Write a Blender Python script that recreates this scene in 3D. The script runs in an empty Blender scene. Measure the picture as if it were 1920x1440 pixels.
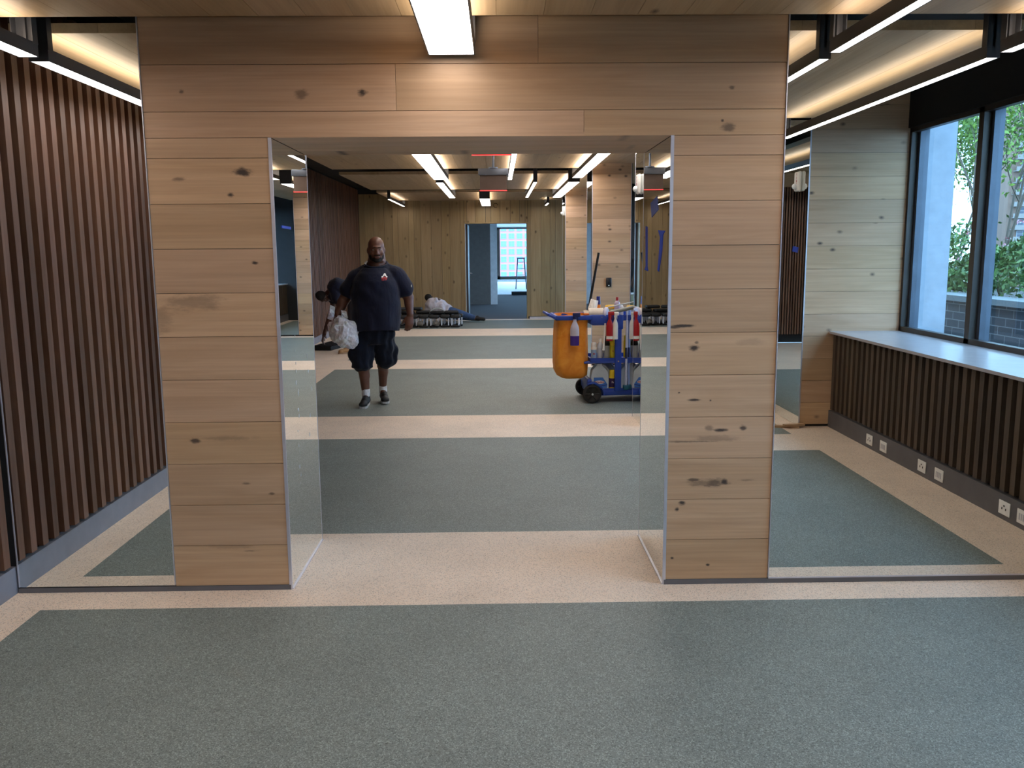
import bpy, bmesh, math, random
from mathutils import Vector, Matrix, Quaternion
from mathutils.bvhtree import BVHTree
random.seed(7)
PI = math.pi
C = bpy.context.scene.collection
sc = bpy.context.scene
# ---------------------------------------------------------------- camera
cam_d = bpy.data.cameras.new('camera'); cam = bpy.data.objects.new('camera', cam_d); C.objects.link(cam)
cam_d.sensor_width = 36; cam_d.lens = 1628.24 / 1920 * 36; cam_d.clip_end = 1500; cam_d.clip_start = .05
_p, _w, _r = math.radians(8.7386), math.radians(.8932), math.radians(-.4436)
FW = Vector((math.sin(_w)*math.cos(_p), math.cos(_w)*math.cos(_p), -math.sin(_p)))
RT = Vector((math.cos(_w), -math.sin(_w), 0)); UP = RT.cross(FW)
R2 = RT*math.cos(_r) + UP*math.sin(_r); U2 = -RT*math.sin(_r) + UP*math.cos(_r)
m = Matrix((R2, U2, -FW)).transposed().to_4x4(); m.translation = (0, 0, 1.65)
cam.matrix_world = m; sc.camera = cam
# ---------------------------------------------------------------- world, exposure, render settings of the look
sc.view_settings.view_transform = 'Standard'; sc.view_settings.look = 'None'
sc.view_settings.gamma = 1; sc.view_settings.use_curve_mapping = False
sc.view_settings.exposure = 0.3
wd = bpy.data.worlds.new('sky'); sc.world = wd; wd.use_nodes = True
SKY_COLOR = (.40, .67, 1.0); SKY_STRENGTH = 7.5
bg = wd.node_tree.nodes['Background']; bg.inputs[0].default_value = (*SKY_COLOR, 1); bg.inputs[1].default_value = SKY_STRENGTH
LAMP_COLOR = (1.0, .93, .89); LAMP_DOWN = 13; LAMP_BROAD = 6.5; LAMP_UP = 10
cy = sc.cycles
cy.max_bounces = 12; cy.diffuse_bounces = 5; cy.glossy_bounces = 8; cy.transmission_bounces = 8; cy.transparent_max_bounces = 16
cy.caustics_reflective = True; cy.caustics_refractive = False; cy.use_denoising = True
cy.sample_clamp_indirect = 6; cy.blur_glossy = .3
# ---------------------------------------------------------------- materials
class NT:
    def __init__(s, name):
        s.m = bpy.data.materials.new(name); s.m.use_nodes = True; s.t = s.m.node_tree
        s.b = s.t.nodes['Principled BSDF']; s.out = s.t.nodes['Material Output']
    def n(s, kind, **kw):
        x = s.t.nodes.new(kind)
        for k, v in kw.items():
            if k == 'ins':
                for a, b in v.items():
                    if hasattr(b, 'links') or isinstance(b, bpy.types.NodeSocket): s.t.links.new(b, x.inputs[a])
                    else: x.inputs[a].default_value = b
            else: setattr(x, k, v)
        return x
    def l(s, a, b): s.t.links.new(a, b)
    def math(s, op, a, b=0.0, clamp=False): return s.n('ShaderNodeMath', operation=op, use_clamp=clamp, ins={0: a, 1: b}).outputs[0]
    def vm(s, op, a, b=(0, 0, 0)):
        x = s.n('ShaderNodeVectorMath', operation=op, ins={0: a, 1: b}); return x.outputs['Value'] if op in ('LENGTH', 'DOT_PRODUCT') else x.outputs[0]
    def mix(s, f, a, b, mode='MIX'):
        x = s.n('ShaderNodeMix', data_type='RGBA', blend_type=mode)
        for i, v in ((0, f), (6, a), (7, b)):
            if isinstance(v, bpy.types.NodeSocket): s.l(v, x.inputs[i])
            else: x.inputs[i].default_value = v if i == 0 else (*v[:3], 1)
        return x.outputs[2]
    def ramp(s, f, pts):
        x = s.n('ShaderNodeValToRGB'); s.l(f, x.inputs[0]); e = x.color_ramp.elements
        for i, (p, c) in enumerate(pts):
            q = e[i] if i < 2 else e.new(p)
            q.position = p; q.color = (*c[:3], 1) if not isinstance(c, (int, float)) else (c, c, c, 1)
        return x.outputs[0]
    def noise(s, vec, scale, detail=4, rough=.55, dist=0):
        return s.n('ShaderNodeTexNoise', ins={'Vector': vec, 'Scale': scale, 'Detail': detail, 'Roughness': rough, 'Distortion': dist}).outputs[0]
    def obj(s): return s.n('ShaderNodeTexCoord').outputs['Object']
    def mapv(s, vec, scale): return s.n('ShaderNodeMapping', ins={'Vector': vec, 'Scale': scale}).outputs[0]
    def bump(s, h, strength=.2, dist=.002):
        b = s.n('ShaderNodeBump', ins={'Height': h, 'Strength': strength, 'Distance': dist}); s.l(b.outputs[0], s.b.inputs['Normal'])
def srgb(r, g, b):
    f = lambda c: (c/255/12.92) if c/255 <= .04045 else ((c/255+.055)/1.055)**2.4
    return (f(r), f(g), f(b))
def plain(name, col, rough=.5, metal=0.0, emit=None, es=0, alpha=None, spec=None, noise=0, bump=None):
    q = NT(name); q.b.inputs['Base Color'].default_value = (*col, 1); q.b.inputs['Roughness'].default_value = rough
    q.b.inputs['Metallic'].default_value = metal
    if emit: q.b.inputs['Emission Color'].default_value = (*emit, 1); q.b.inputs['Emission Strength'].default_value = es
    if spec is not None: q.b.inputs['Specular IOR Level'].default_value = spec
    if alpha is not None: q.b.inputs['Alpha'].default_value = alpha
    f = q.noise(q.obj(), 9 if not noise else noise, 3)
    v = q.mix(.5, col, q.mix(1, col, q.ramp(f, [(.3, .82), (.7, 1.15)]), 'MULTIPLY'))
    q.l(v, q.b.inputs['Base Color'])
    if bump: q.bump(q.noise(q.obj(), bump[0], 4), bump[1], bump[2])
    return q.m
def wood(name, c1, c2, dark, axis='x', knots=(), knotcol=(.02, .016, .018), vor=True, rough=.5, tone=.12, vthr=.62, vs=(2.0, 4.5)):
    q = NT(name); oc = q.obj()
    at = q.n('ShaderNodeAttribute', attribute_name='board_tint').outputs['Color']
    off = q.vm('MULTIPLY', at, (31, 17, 23))
    v = q.vm('ADD', oc, off)
    a, c = .55, 7.0
    sc3 = {'x': (a, c, c), 'y': (c, a, c), 'z': (c, c, a)}[axis]
    big = q.noise(q.mapv(v, sc3), 1.3, 5, .6, 1.2)
    s2 = {'x': (1.2, 90, 90), 'y': (90, 1.2, 90), 'z': (90, 90, 1.2)}[axis]
    fib = q.noise(q.mapv(v, s2), 1.0, 4, .6)
    col = q.mix(q.ramp(big, [(.3, 0.), (.72, 1.)]), c1, c2)
    col = q.mix(.4, col, q.mix(1, col, q.ramp(fib, [(.3, .78), (.7, 1.16)]), 'MULTIPLY'))
    s4 = {'x': (.45, 3.2, 3.2), 'y': (3.2, .45, 3.2), 'z': (3.2, 3.2, .45)}[axis]
    w = q.n('ShaderNodeTexWave', wave_type='RINGS', ins={'Vector': q.mapv(v, s4), 'Scale': 1.1, 'Distortion': 5.0, 'Detail': 3.0, 'Detail Scale': 1.2}).outputs['Fac']
    col = q.mix(.22, col, q.mix(1, col, q.ramp(w, [(.0, .82), (.5, 1.05), (1, .9)]), 'MULTIPLY'))
    sep = q.n('ShaderNodeSeparateColor', ins={0: at})
    tn = q.n('ShaderNodeMapRange', ins={0: sep.outputs[0], 3: 1-tone, 4: 1+tone}).outputs[0]
    tv = q.n('ShaderNodeCombineColor', ins={0: tn, 1: tn, 2: q.math('MULTIPLY', tn, q.n('ShaderNodeMapRange', ins={0: sep.outputs[1], 3: .93, 4: 1.04}).outputs[0])}).outputs[0]
    col = q.mix(1, col, tv, 'MULTIPLY')
    nz = q.noise(q.mapv(oc, {'x': (14, 40, 40), 'y': (40, 14, 40), 'z': (40, 40, 14)}[axis]), 1.0, 5, .7)
    nzc = q.math('SUBTRACT', nz, .5)
    if vor:
        sp = q.n('ShaderNodeSeparateXYZ', ins={0: v}).outputs; ia, ib = {'x': (0, 2), 'y': (1, 0), 'z': (2, 0)}[axis]
        cv = q.n('ShaderNodeCombineXYZ', ins={0: q.math('MULTIPLY', sp[ia], vs[0]), 1: q.math('MULTIPLY', sp[ib], vs[1]), 2: 0.0}).outputs[0]
        vo = q.n('ShaderNodeTexVoronoi', voronoi_dimensions='2D', ins={'Vector': cv, 'Scale': 1.0, 'Randomness': 1.0})
        cc = q.n('ShaderNodeSeparateColor', ins={0: vo.outputs['Color']})
        d = q.math('ADD', vo.outputs['Distance'], q.math('MULTIPLY', nzc, .10))
        k = q.math('MULTIPLY', q.n('ShaderNodeMapRange', ins={0: d, 1: .015, 2: .11, 3: .98, 4: 0.}).outputs[0], q.math('GREATER_THAN', cc.outputs[0], vthr))
        col = q.mix(q.math('MULTIPLY', k, q.math('ADD', q.math('MULTIPLY', cc.outputs[1], .6), .4), True), col, dark)
    if knots:
        tot = None
        for (kx, kz, rx, rz, st) in knots:
            u = q.vm('MULTIPLY', q.vm('SUBTRACT', oc, (kx, 0, kz)), (1/rx, 0, 1/rz))
            e = q.math('ADD', q.vm('LENGTH', u), q.math('MULTIPLY', nzc, 3.4))
            g = q.n('ShaderNodeMapRange', interpolation_type='SMOOTHSTEP', ins={0: e, 1: .35, 2: 1.7, 3: st*.92, 4: 0.}).outputs[0]
            tot = g if tot is None else q.math('MAXIMUM', tot, g)
        col = q.mix(tot, col, knotcol)
    q.l(col, q.b.inputs['Base Color']); q.b.inputs['Roughness'].default_value = rough
    q.b.inputs['Specular IOR Level'].default_value = .35
    q.bump(fib, .12, .001)
    return q.m
OAK1, OAK2, OAKD = srgb(204, 168, 135), srgb(184, 148, 114), srgb(58, 46, 42)
KN = [(-1.167,2.018,.03,.016,1),(-1.229,1.915,.012,.01,1),(-1.465,1.986,.02,.008,.6),(-1.133,1.602,.012,.007,1),(-1.432,1.42,.11,.03,.4),(-1.592,1.339,.04,.05,.3),(-1.461,.757,.02,.009,.9),(-1.3,.766,.1,.01,.3),(-1.109,.488,.012,.006,.7),(-1.23,.54,.016,.006,.6),(-.607,2.369,.016,.013,1),(-.886,2.361,.022,.015,.6),(-1.425,2.373,.008,.007,.7),(1.083,2.38,.01,.007,.7),(1.071,2.203,.026,.014,.7),(1.043,2.234,.006,.006,.9),(.867,1.289,.045,.0055,1),(.834,1.282,.03,.006,.9),(.936,1.179,.018,.012,1),(.948,1.209,.008,.006,.7),(.942,.93,.028,.0045,1),(.869,.967,.005,.004,1),(1.022,.927,.005,.004,1),(1.078,.779,.024,.006,1),(1.184,.791,.014,.011,.9),(1.018,.79,.015,.012,.5),(1.061,.739,.1,.012,.35),(.918,.725,.12,.004,.6),(1.017,.518,.08,.012,.5),(1.041,.52,.04,.017,.75),(1.101,.522,.014,.011,1),(.949,.532,.022,.006,.8),(.896,.417,.013,.010,1),(.871,.385,.009,.008,1),(.852,.136,.007,.005,1),(1.031,.097,.007,.005,1),(-1.33,.223,.1,.01,.25),(-1.227,.2,.03,.003,.7),(1.211,.529,.03,.004,.4),(1.2,1.209,.05,.014,.2)]
M_OAKF = wood('front_oak', OAK1, OAK2, OAKD, 'x', KN, vor=False)
M_OAKX = wood('oak_planks', OAK1, OAK2, OAKD, 'x', vthr=.5, vs=(3.3, 5.2), tone=.14)
M_OAKC = wood('ceiling_oak', srgb(186, 160, 128), srgb(168, 142, 110), OAKD, 'y', vthr=.93, tone=.08)
M_OAKZ = wood('pine_boards', srgb(168, 145, 108), srgb(147, 123, 88), srgb(66, 50, 34), 'z', vthr=.45, tone=.14, vs=(2.2, 3.6))
M_SLAT = wood('walnut_slats', srgb(128, 92, 74), srgb(100, 68, 52), srgb(30, 20, 14), 'z', vor=False, tone=.3, rough=.45)
M_SLATD = wood('dark_slats', srgb(92, 76, 64), srgb(74, 60, 48), srgb(30, 20, 14), 'z', vor=False, tone=.18, rough=.55)
M_BLACK = plain('black_backing', (.006, .006, .007), .8)
M_DARKW = plain('dark_plaster', srgb(46, 46, 48), .85)
M_BASE = plain('grey_baseboard', srgb(128, 128, 136), .4)  # lit copy of the baseboard grey, window light put into its colour
M_BASED = plain('dark_grey_baseboard', srgb(96, 94, 96), .5)  # same grey darkened as shade on the window side; also the front base strip
M_ALU = plain('brushed_aluminium', srgb(205, 205, 215), .35, .6)
M_STEEL = plain('polished_steel', (.62, .62, .64), .22, 1)
M_BODY = plain('lamp_housing', srgb(72, 72, 76), .45, .3)
M_BRONZE = plain('window_bronze', srgb(62, 54, 48), .4, .3)
M_ANOD = plain('blue_grey_anodised', srgb(84, 92, 104), .4, .4)
M_LAM = plain('sill_laminate', srgb(172, 165, 165), .28)
M_WHITE = plain('white_paint', srgb(225, 225, 225), .5)
M_OFFW = plain('white_plastic', srgb(235, 232, 225), .4)
M_CONC = plain('concrete', srgb(128, 132, 132), .8, noise=30)
M_TERR = plain('terrace_pavers', srgb(92, 96, 96), .8, noise=5)
M_TAPE = plain('blue_tape', srgb(30, 70, 190), .6)
M_RED = plain('red_plastic', srgb(170, 22, 26), .4)
M_REDGLOW = plain('red_glow', (.6, .02, .02), .4, emit=(1, .05, .05), es=2.2)
def mirror_mat():
    q = NT('mirror_glass'); q.b.inputs['Metallic'].default_value = 1
    q.b.inputs['Base Color'].default_value = (.83, .87, .87, 1)
    oc = q.obj()
    sm = q.n('ShaderNodeMapRange', ins={0: q.noise(q.mapv(oc, (6, 6, 3)), 3, 6, .7), 1: .62, 2: .8, 3: .0, 4: .05}).outputs[0]
    q.l(sm, q.b.inputs['Roughness']); return q.m
M_MIRROR = mirror_mat()
def glass_mat():
    q = NT('window_glass'); t = q.t
    tr = q.n('ShaderNodeBsdfTransparent', ins={0: (.90, .95, .97, 1)}); gl = q.n('ShaderNodeBsdfGlossy', ins={0: (1, 1, 1, 1), 'Roughness': .0})
    fr = q.n('ShaderNodeFresnel', ins={0: 1.45}); mx = q.n('ShaderNodeMixShader')
    ge = q.n('ShaderNodeNewGeometry'); q.l(q.math('MULTIPLY', fr.outputs[0], q.math('SUBTRACT', 1.0, ge.outputs['Backfacing'])), mx.inputs[0]); q.l(tr.outputs[0], mx.inputs[1]); q.l(gl.outputs[0], mx.inputs[2]); q.l(mx.outputs[0], q.out.inputs[0]); return q.m
M_GLASS = glass_mat()
def speckle(name, base, darkc, lightc, s=260, blotch=.08, rough=.55):
    q = NT(name); oc = q.obj()
    v1 = q.n('ShaderNodeTexVoronoi', ins={'Vector': oc, 'Scale': s})
    c = q.n('ShaderNodeSeparateColor', ins={0: v1.outputs['Color']})
    v2 = q.n('ShaderNodeTexVoronoi', ins={'Vector': oc, 'Scale': s*.42}); c2 = q.n('ShaderNodeSeparateColor', ins={0: v2.outputs['Color']})
    col = q.mix(q.math('MULTIPLY', q.math('GREATER_THAN', c.outputs[0], .80), .55), base, darkc)
    col = q.mix(q.math('MULTIPLY', q.math('GREATER_THAN', c.outputs[1], .80), .5), col, lightc)
    fl = q.math('MULTIPLY', q.math('GREATER_THAN', c2.outputs[0], .93), q.math('LESS_THAN', v2.outputs['Distance'], .3))
    col = q.mix(q.math('MULTIPLY', fl, .8), col, darkc)
    fl = q.math('MULTIPLY', q.math('GREATER_THAN', c2.outputs[1], .94), q.math('LESS_THAN', v2.outputs['Distance'], .25))
    col = q.mix(q.math('MULTIPLY', fl, .7), col, lightc)
    b = q.ramp(q.noise(oc, 2.2, 5, .6), [(.3, 1-blotch), (.7, 1+blotch)])
    col = q.mix(1, col, b, 'MULTIPLY')
    q.l(col, q.b.inputs['Base Color']); q.b.inputs['Roughness'].default_value = rough; q.b.inputs['Specular IOR Level'].default_value = .4
    q.bump(q.noise(oc, 300, 2), .15, .001)
    return q.m
M_BEIGE = speckle('beige_speckled_rubber', srgb(236, 213, 190), srgb(150, 130, 112), srgb(235, 225, 210))
M_GREEN = speckle('grey_green_speckled_rubber', srgb(121, 128, 122), srgb(70, 75, 71), srgb(176, 186, 178))
M_CARPET = plain('brown_grey_carpet', srgb(92, 86, 86), .9, noise=60)
def emis(name, col, s, back=None):
    q = NT(name); e = q.n('ShaderNodeEmission', ins={0: (*col, 1), 1: s}); q.l(e.outputs[0], q.out.inputs[0]); return q.m
M_LAMP = emis('lamp_diffuser_glow', LAMP_COLOR, LAMP_DOWN); M_LAMPB = emis('broad_lamp_diffuser_glow', LAMP_COLOR, LAMP_BROAD)
M_LAMPUP = emis('lamp_uplight_glow', (1.0, .86, .70), LAMP_UP)
def brick_mat(name, c1, c2, mortar, bw=.29, bh=.1, swap=True):
    q = NT(name); oc = q.obj(); s = q.n('ShaderNodeSeparateXYZ', ins={0: oc})
    v = q.n('ShaderNodeCombineXYZ', ins={0: s.outputs[1] if swap else s.outputs[0], 1: s.outputs[2], 2: 0.0})
    b = q.n('ShaderNodeTexBrick', ins={'Vector': v.outputs[0], 'Color1': (*c1, 1), 'Color2': (*c2, 1), 'Mortar': (*mortar, 1), 'Scale': 1.0, 'Mortar Size': .006, 'Brick Width': bw, 'Row Height': bh, 'Bias': 0.0})
    q.l(b.outputs[0], q.b.inputs['Base Color']); q.b.inputs['Roughness'].default_value = .6; return q.m
M_BRICK = brick_mat('dark_glazed_brick', srgb(50, 52, 58), srgb(64, 64, 70), srgb(128, 128, 128))
# ---------------------------------------------------------------- mesh building
class MB:
    def __init__(s): s.v = []; s.f = []; s.mi = []; s.pid = []; s.sm = []
    def add(s, vs, fs, mi=0, pid=None, sm=False):
        o = len(s.v); s.v += [tuple(x) for x in vs]
        for f in fs: s.f.append([i+o for i in f]); s.mi.append(mi); s.pid.append(pid if pid else (0, 0, 0)); s.sm.append(sm)
        return s
    def box(s, x0, y0, z0, x1, y1, z1, mi=0, pid=None, M=None):
        vs = [Vector(p) for p in ((x0,y0,z0),(x1,y0,z0),(x1,y1,z0),(x0,y1,z0),(x0,y0,z1),(x1,y0,z1),(x1,y1,z1),(x0,y1,z1))]
        if M: vs = [M @ p for p in vs]
        return s.add(vs, [(0,3,2,1),(4,5,6,7),(0,1,5,4),(1,2,6,5),(2,3,7,6),(3,0,4,7)], mi, pid)
    def rbox(s, x0, y0, z0, x1, y1, z1, b=.01, mi=0, M=None, seg=2):
        bm = bmesh.new(); bmesh.ops.create_cube(bm, size=1)
        for v in bm.verts: v.co = Vector(((x0+x1)/2+v.co.x*(x1-x0), (y0+y1)/2+v.co.y*(y1-y0), (z0+z1)/2+v.co.z*(z1-z0)))
        bmesh.ops.bevel(bm, geom=bm.edges[:], offset=b, segments=seg, affect='EDGES', profile=.5)
        bm.verts.index_update()
        s.add([(M @ v.co) if M else v.co.copy() for v in bm.verts], [[v.index for v in f.verts] for f in bm.faces], mi, sm=True); bm.free(); return s
    def lathe(s, prof, c=(0,0,0), ax=(0,0,1), seg=20, mi=0, sy=1.0, cap=True, sm=True):
        q = Vector((0,0,1)).rotation_difference(Vector(ax).normalized()); c = Vector(c); vs = []; fs = []
        for r, h in prof:
            for k in range(seg):
                a = 2*PI*k/seg; vs.append(c + q @ Vector((r*math.cos(a), r*math.sin(a)*sy, h)))
        n = len(prof)
        for i in range(n-1):
            for k in range(seg):
                k2 = (k+1) % seg; fs.append((i*seg+k, i*seg+k2, (i+1)*seg+k2, (i+1)*seg+k))
        s.add(vs, fs, mi, sm=sm)
        if cap:
            s.add(vs[:seg], [list(range(seg))[::-1]], mi); s.add(vs[-seg:], [list(range(seg))], mi)
        return s
    def cyl(s, p0, p1, r0, r1=None, seg=12, mi=0, sm=True):
        p0, p1 = Vector(p0), Vector(p1); L = (p1-p0).length
        return s.lathe([(r0, 0), (r0 if r1 is None else r1, L)], p0, (p1-p0), seg, mi, sm=sm)
    def tube(s, pts, r, seg=8, mi=0, closed=False):
        pts = [Vector(p) for p in pts]; n = len(pts); rs = r if isinstance(r, (list, tuple)) else [r]*n; vs = []; fs = []; pu = None
        for i, p in enumerate(pts):
            t = (pts[(i+1) % n if closed else min(i+1, n-1)] - pts[(i-1) % n if closed else max(i-1, 0)]).normalized()
            if pu is None: pu = t.orthogonal().normalized()
            pu = (pu - t*pu.dot(t)).normalized(); w = t.cross(pu)
            for k in range(seg): a = 2*PI*k/seg; vs.append(p + (pu*math.cos(a) + w*math.sin(a))*rs[i])
        for i in range(n if closed else n-1):
            for k in range(seg):
                k2 = (k+1) % seg; j = (i+1) % n; fs.append((i*seg+k, i*seg+k2, j*seg+k2, j*seg+k))
        s.add(vs, fs, mi, sm=True)
        if not closed: s.add(vs[:seg], [list(range(seg))[::-1]], mi); s.add(vs[-seg:], [list(range(seg))], mi)
        return s
    def ell(s, c, r, rot=None, mi=0, u=16, w=10):
        q = rot or Quaternion(); c = Vector(c); r = (r, r, r) if isinstance(r, (int, float)) else r; vs = []; fs = []
        for i in range(w+1):
            th = PI*i/w
            for k in range(u): a = 2*PI*k/u; vs.append(c + q @ Vector((r[0]*math.sin(th)*math.cos(a), r[1]*math.sin(th)*math.sin(a), r[2]*math.cos(th))))
        for i in range(w):
            for k in range(u): k2 = (k+1) % u; fs.append((i*u+k, (i+1)*u+k, (i+1)*u+k2, i*u+k2))
        return s.add(vs, fs, mi, sm=True)
    def cap(s, p0, p1, r0, r1, flat=(1, 1), mi=0, seg=16, side=None):
        """tapered capsule; flat squeezes the section across and along `side`"""
        p0, p1 = Vector(p0), Vector(p1); t = (p1-p0).normalized(); u = Vector(side) if side else t.orthogonal(); u = (u - t*u.dot(t)).normalized(); w = t.cross(u)
        rings = [(p0 - t*r0*math.cos(a), r0*math.sin(a)) for a in (.15, .5, .9, 1.25)] + [(p0.lerp(p1, k/5), r0+(r1-r0)*k/5) for k in range(6)] + [(p1 + t*r1*math.cos(a), r1*math.sin(a)) for a in (1.25, .9, .5, .15)]
        vs = []; fs = []
        for c, r in rings:
            for k in range(seg): a = 2*PI*k/seg; vs.append(c + u*math.cos(a)*r*flat[0] + w*math.sin(a)*r*flat[1])
        for i in range(len(rings)-1):
            for k in range(seg): k2 = (k+1) % seg; fs.append((i*seg+k, i*seg+k2, (i+1)*seg+k2, (i+1)*seg+k))
        fs.append(list(range(seg))[::-1]); fs.append([len(vs)-seg+k for k in range(seg)])
        return s.add(vs, fs, mi, sm=True)
    def build(s, name, mats, parent=None, world=True, label=None, bevel=0):
        mats = mats if isinstance(mats, (list, tuple)) else [mats]
        off = Vector((0, 0, 0)); p = parent
        if world:
            while p: off += p.location; p = p.parent
        me = bpy.data.meshes.new(name); me.from_pydata([Vector(v)-off for v in s.v], [], s.f)
        for q in mats: me.materials.append(q)
        me.polygons.foreach_set('material_index', s.mi); me.polygons.foreach_set('use_smooth', s.sm)
        if any(x != (0, 0, 0) for x in s.pid):
            at = me.color_attributes.new('board_tint', 'FLOAT_COLOR', 'CORNER')
            for pl in me.polygons:
                c = (*s.pid[pl.index], 1)
                for li in pl.loop_indices: at.data[li].color = c
        me.update(); o = bpy.data.objects.new(name, me); C.objects.link(o)
        if parent: o.parent = parent
        if label: o['label'] = label
        if bevel:
            b = o.modifiers.new('edge', 'BEVEL'); b.width = bevel; b.segments = 2; b.limit_method = 'ANGLE'
        return o
def rp(): return (random.random()*.98+.01, random.random(), random.random())
def tag(o, label, cat, group=None, kind=None):
    o['label'] = label; o['category'] = cat
    if group: o['group'] = group
    if kind: o['kind'] = kind
    return o
def root(name, loc, label, cat, group=None, rotz=0):
    o = bpy.data.objects.new(name, None); C.objects.link(o); o.location = loc; o.rotation_euler = (0, 0, rotz); o.empty_display_size = .1
    return tag(o, label, cat, group)
def struct(o, label):
    o['kind'] = 'structure'; o['label'] = label; o['category'] = {'f': 'floor', 'c': 'ceiling', 'b': 'baseboard', 't': 'trim', 'd': 'door'}.get(o.name[0], 'window' if o.name.startswith('window') else 'wall'); return o
def copy_tree(o, parent=None):
    c = o.copy(); C.objects.link(c)
    if parent: c.parent = parent
    for ch in list(o.children): copy_tree(ch, c)
    return c
# ---------------------------------------------------------------- the setting
YF, XL, XR, XW, XFL = 4.117, -2.3765, 3.08, 3.69, -3.304
ZO, XO0, XO1, TK = 2.169, -1.031, .807, .744
WL, WR = -1.603, 1.331
YB = YF + TK
ZC1, ZC2, ZT = 2.66, 2.84, 3.15
REAR = -7.0; FAR = 21.2; X2 = 1.336
b = MB(); FX0 = -3.6
b.box(FX0, REAR, -.1, XW+.1, FAR, -.004)
def floor_rect(x0, y0, x1, y1, mi, z=0.0): b.add([(x0,y0,z),(x1,y0,z),(x1,y1,z),(x0,y1,z)], [(0,1,2,3)], mi)
greens = [(-2.16, -3.6, 2.63, .62), (-2.16, 1.25, 2.647, 3.901), (-2.32, 4.965, 2.9, 7.604), (-2.32, 8.675, 2.9, 12.246), (-2.32, 13.293, 2.9, 17.0), (-2.32, 18.58, 2.9, 20.85)]
ys = [REAR]
for x0, y0, x1, y1 in greens:
    floor_rect(FX0, ys[-1], XW, y0, 0); floor_rect(FX0, y0, x0, y1, 0); floor_rect(x1, y0, XW, y1, 0); floor_rect(x0, y0, x1, y1, 1); ys.append(y1)
floor_rect(FX0, ys[-1], XW, FAR, 0)
struct(b.build('floor', [M_BEIGE, M_GREEN]), 'speckled rubber floor in grey green fields with beige bands')

def planks_xz(mb, x0, x1, z0, z1, y, t=.018, rows=None, joints=None, pitch=.2055, face=-1, zbase=.024):
    """horizontal boards on a wall plane at y; face -1 looks towards the camera"""
    k = 0; z = zbase
    while z < z1:
        a, c = max(z, z0), min(z+pitch, z1)
        if c - a > .004:
            js = [x0] + sorted(j for j in ((joints or {}).get(k) or ([] if x1-x0 < 1.2 else [x0+random.uniform(.4, 1.6), x0+random.uniform(1.9, 3.1)])) if x0 < j < x1) + [x1]
            for i in range(len(js)-1):
                yy = (y, y+t) if face < 0 else (y-t, y)
                mb.box(js[i]+.0008, yy[0], a+.0012, js[i+1]-.0008, yy[1], c-.0012, 0, rp())
        z += pitch; k += 1
jn = {9: [], 10: [.404], 11: [-.454], 12: [.194], 13: [.194]}
# the partition with the doorway
b = MB()
planks_xz(b, WL, XO0-.004, .024, ZO, YF, joints={}); planks_xz(b, XO1+.004, WR, .024, ZO, YF, joints={})
planks_xz(b, WL, WR, ZO, 2.76, YF, joints=jn)
wf = MB()
wf.box(XL-.3, YF+.02, 0, XO0-.012, YB-.02, ZT); wf.box(XO1+.012, YF+.02, 0, XW+.3, YB-.02, ZT); wf.box(XO0-.012, YF+.02, ZO+.02, XO1+.012, YB-.02, ZT)
wf.box(-3.5, YF+.05, 0, XL-.3, YB-.02, ZT)
wall_front = struct(wf.build('wall_front', M_DARKW), 'thick oak clad partition with the doorway and mirrors')
b.build('oak_boards', M_OAKF, wall_front, label='pale knotty oak boards laid level')
b = MB(); planks_xz(b, -3.3, XO0-.004, .024, ZT, YB, face=1); planks_xz(b, XO1+.004, XW, .024, ZT, YB, face=1); planks_xz(b, XO0, XO1, ZO, ZT, YB, face=1)
b.build('oak_boards', M_OAKX, wall_front)
b = MB()                                            # soffit boards of the doorway
for k in range(4):
    y0 = YF+.001+k*.186; b.box(XO0, y0, ZO, XO1, y0+.184, ZO+.018, 0, rp())
b.build('soffit_boards', M_OAKX, wall_front)
b = MB(); b.box(XL+.003, YF-.006, .0, XO0-.006, YF+.03, .024); b.box(XO1+.006, YF-.006, .0, XW, YF+.03, .024)
struct(b.build('baseboard_front', M_BASED), 'thin grey base strip under the oak partition')

def mirror(x0, y0, z0, x1, y1, z1, label, edge=None, name='wall_mirror', group=None):
    r = root(name, ((x0+x1)/2, (y0+y1)/2, z0), label, 'mirror', group)
    mb = MB(); mb.box(x0, y0, z0, x1, y1, z1); mb.build('mirror_glass', M_MIRROR, r)
    if edge:
        mb = MB()
        for e in edge: mb.box(*e)
        mb.build('edge_trim', M_ALU, r, label='pale metal edge trim')
    return r
mirror(XL+.012, YF-.004, .03, WL-.004, YF+.018, 2.78, 'wall mirror left of the doorway, reflecting the walnut slats', [(WL-.0045, YF-.006, .03, WL-.0005, YF+.016, 2.78), (XL+.006, YF-.006, .03, XL+.012, YF+.016, 2.78)])
mirror(WR+.004, YF-.004, .03, XR-.004, YF+.018, 2.78, 'wide wall mirror right of the doorway, reflecting the window and sockets', [(WR+.0005, YF-.008, .03, WR+.0045, YF+.016, 2.78), (WR+.004, YF-.006, .024, XR-.004, YF+.012, .03)])
mirror(XR-.003, YF-.004, .93, XW-.01, YF+.018, 2.78, 'mirror piece above the window sill at the partition')
mirror(XO0-.01, YF+.004, .004, XO0, YB-.004, ZO-.003, 'narrow mirror lining the left side of the doorway', [(XO0-.014, YF-.004, 0, XO0+.001, YF+.004, ZO), (XO0-.012, YB-.004, 0, XO0+.001, YB+.002, ZO), (XO0-.002, YF, 0, XO0+.006, YB, .006)])
mirror(XO1, YF+.004, .004, XO1+.01, YB-.004, ZO-.003, 'narrow mirror lining the right side of the doorway, with blue tape on it', [(XO1-.001, YF-.004, 0, XO1+.014, YF+.004, ZO), (XO1-.001, YB-.004, 0, XO1+.012, YB+.002, ZO), (XO1-.006, YF, 0, XO1+.002, YB, .006)])

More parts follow.
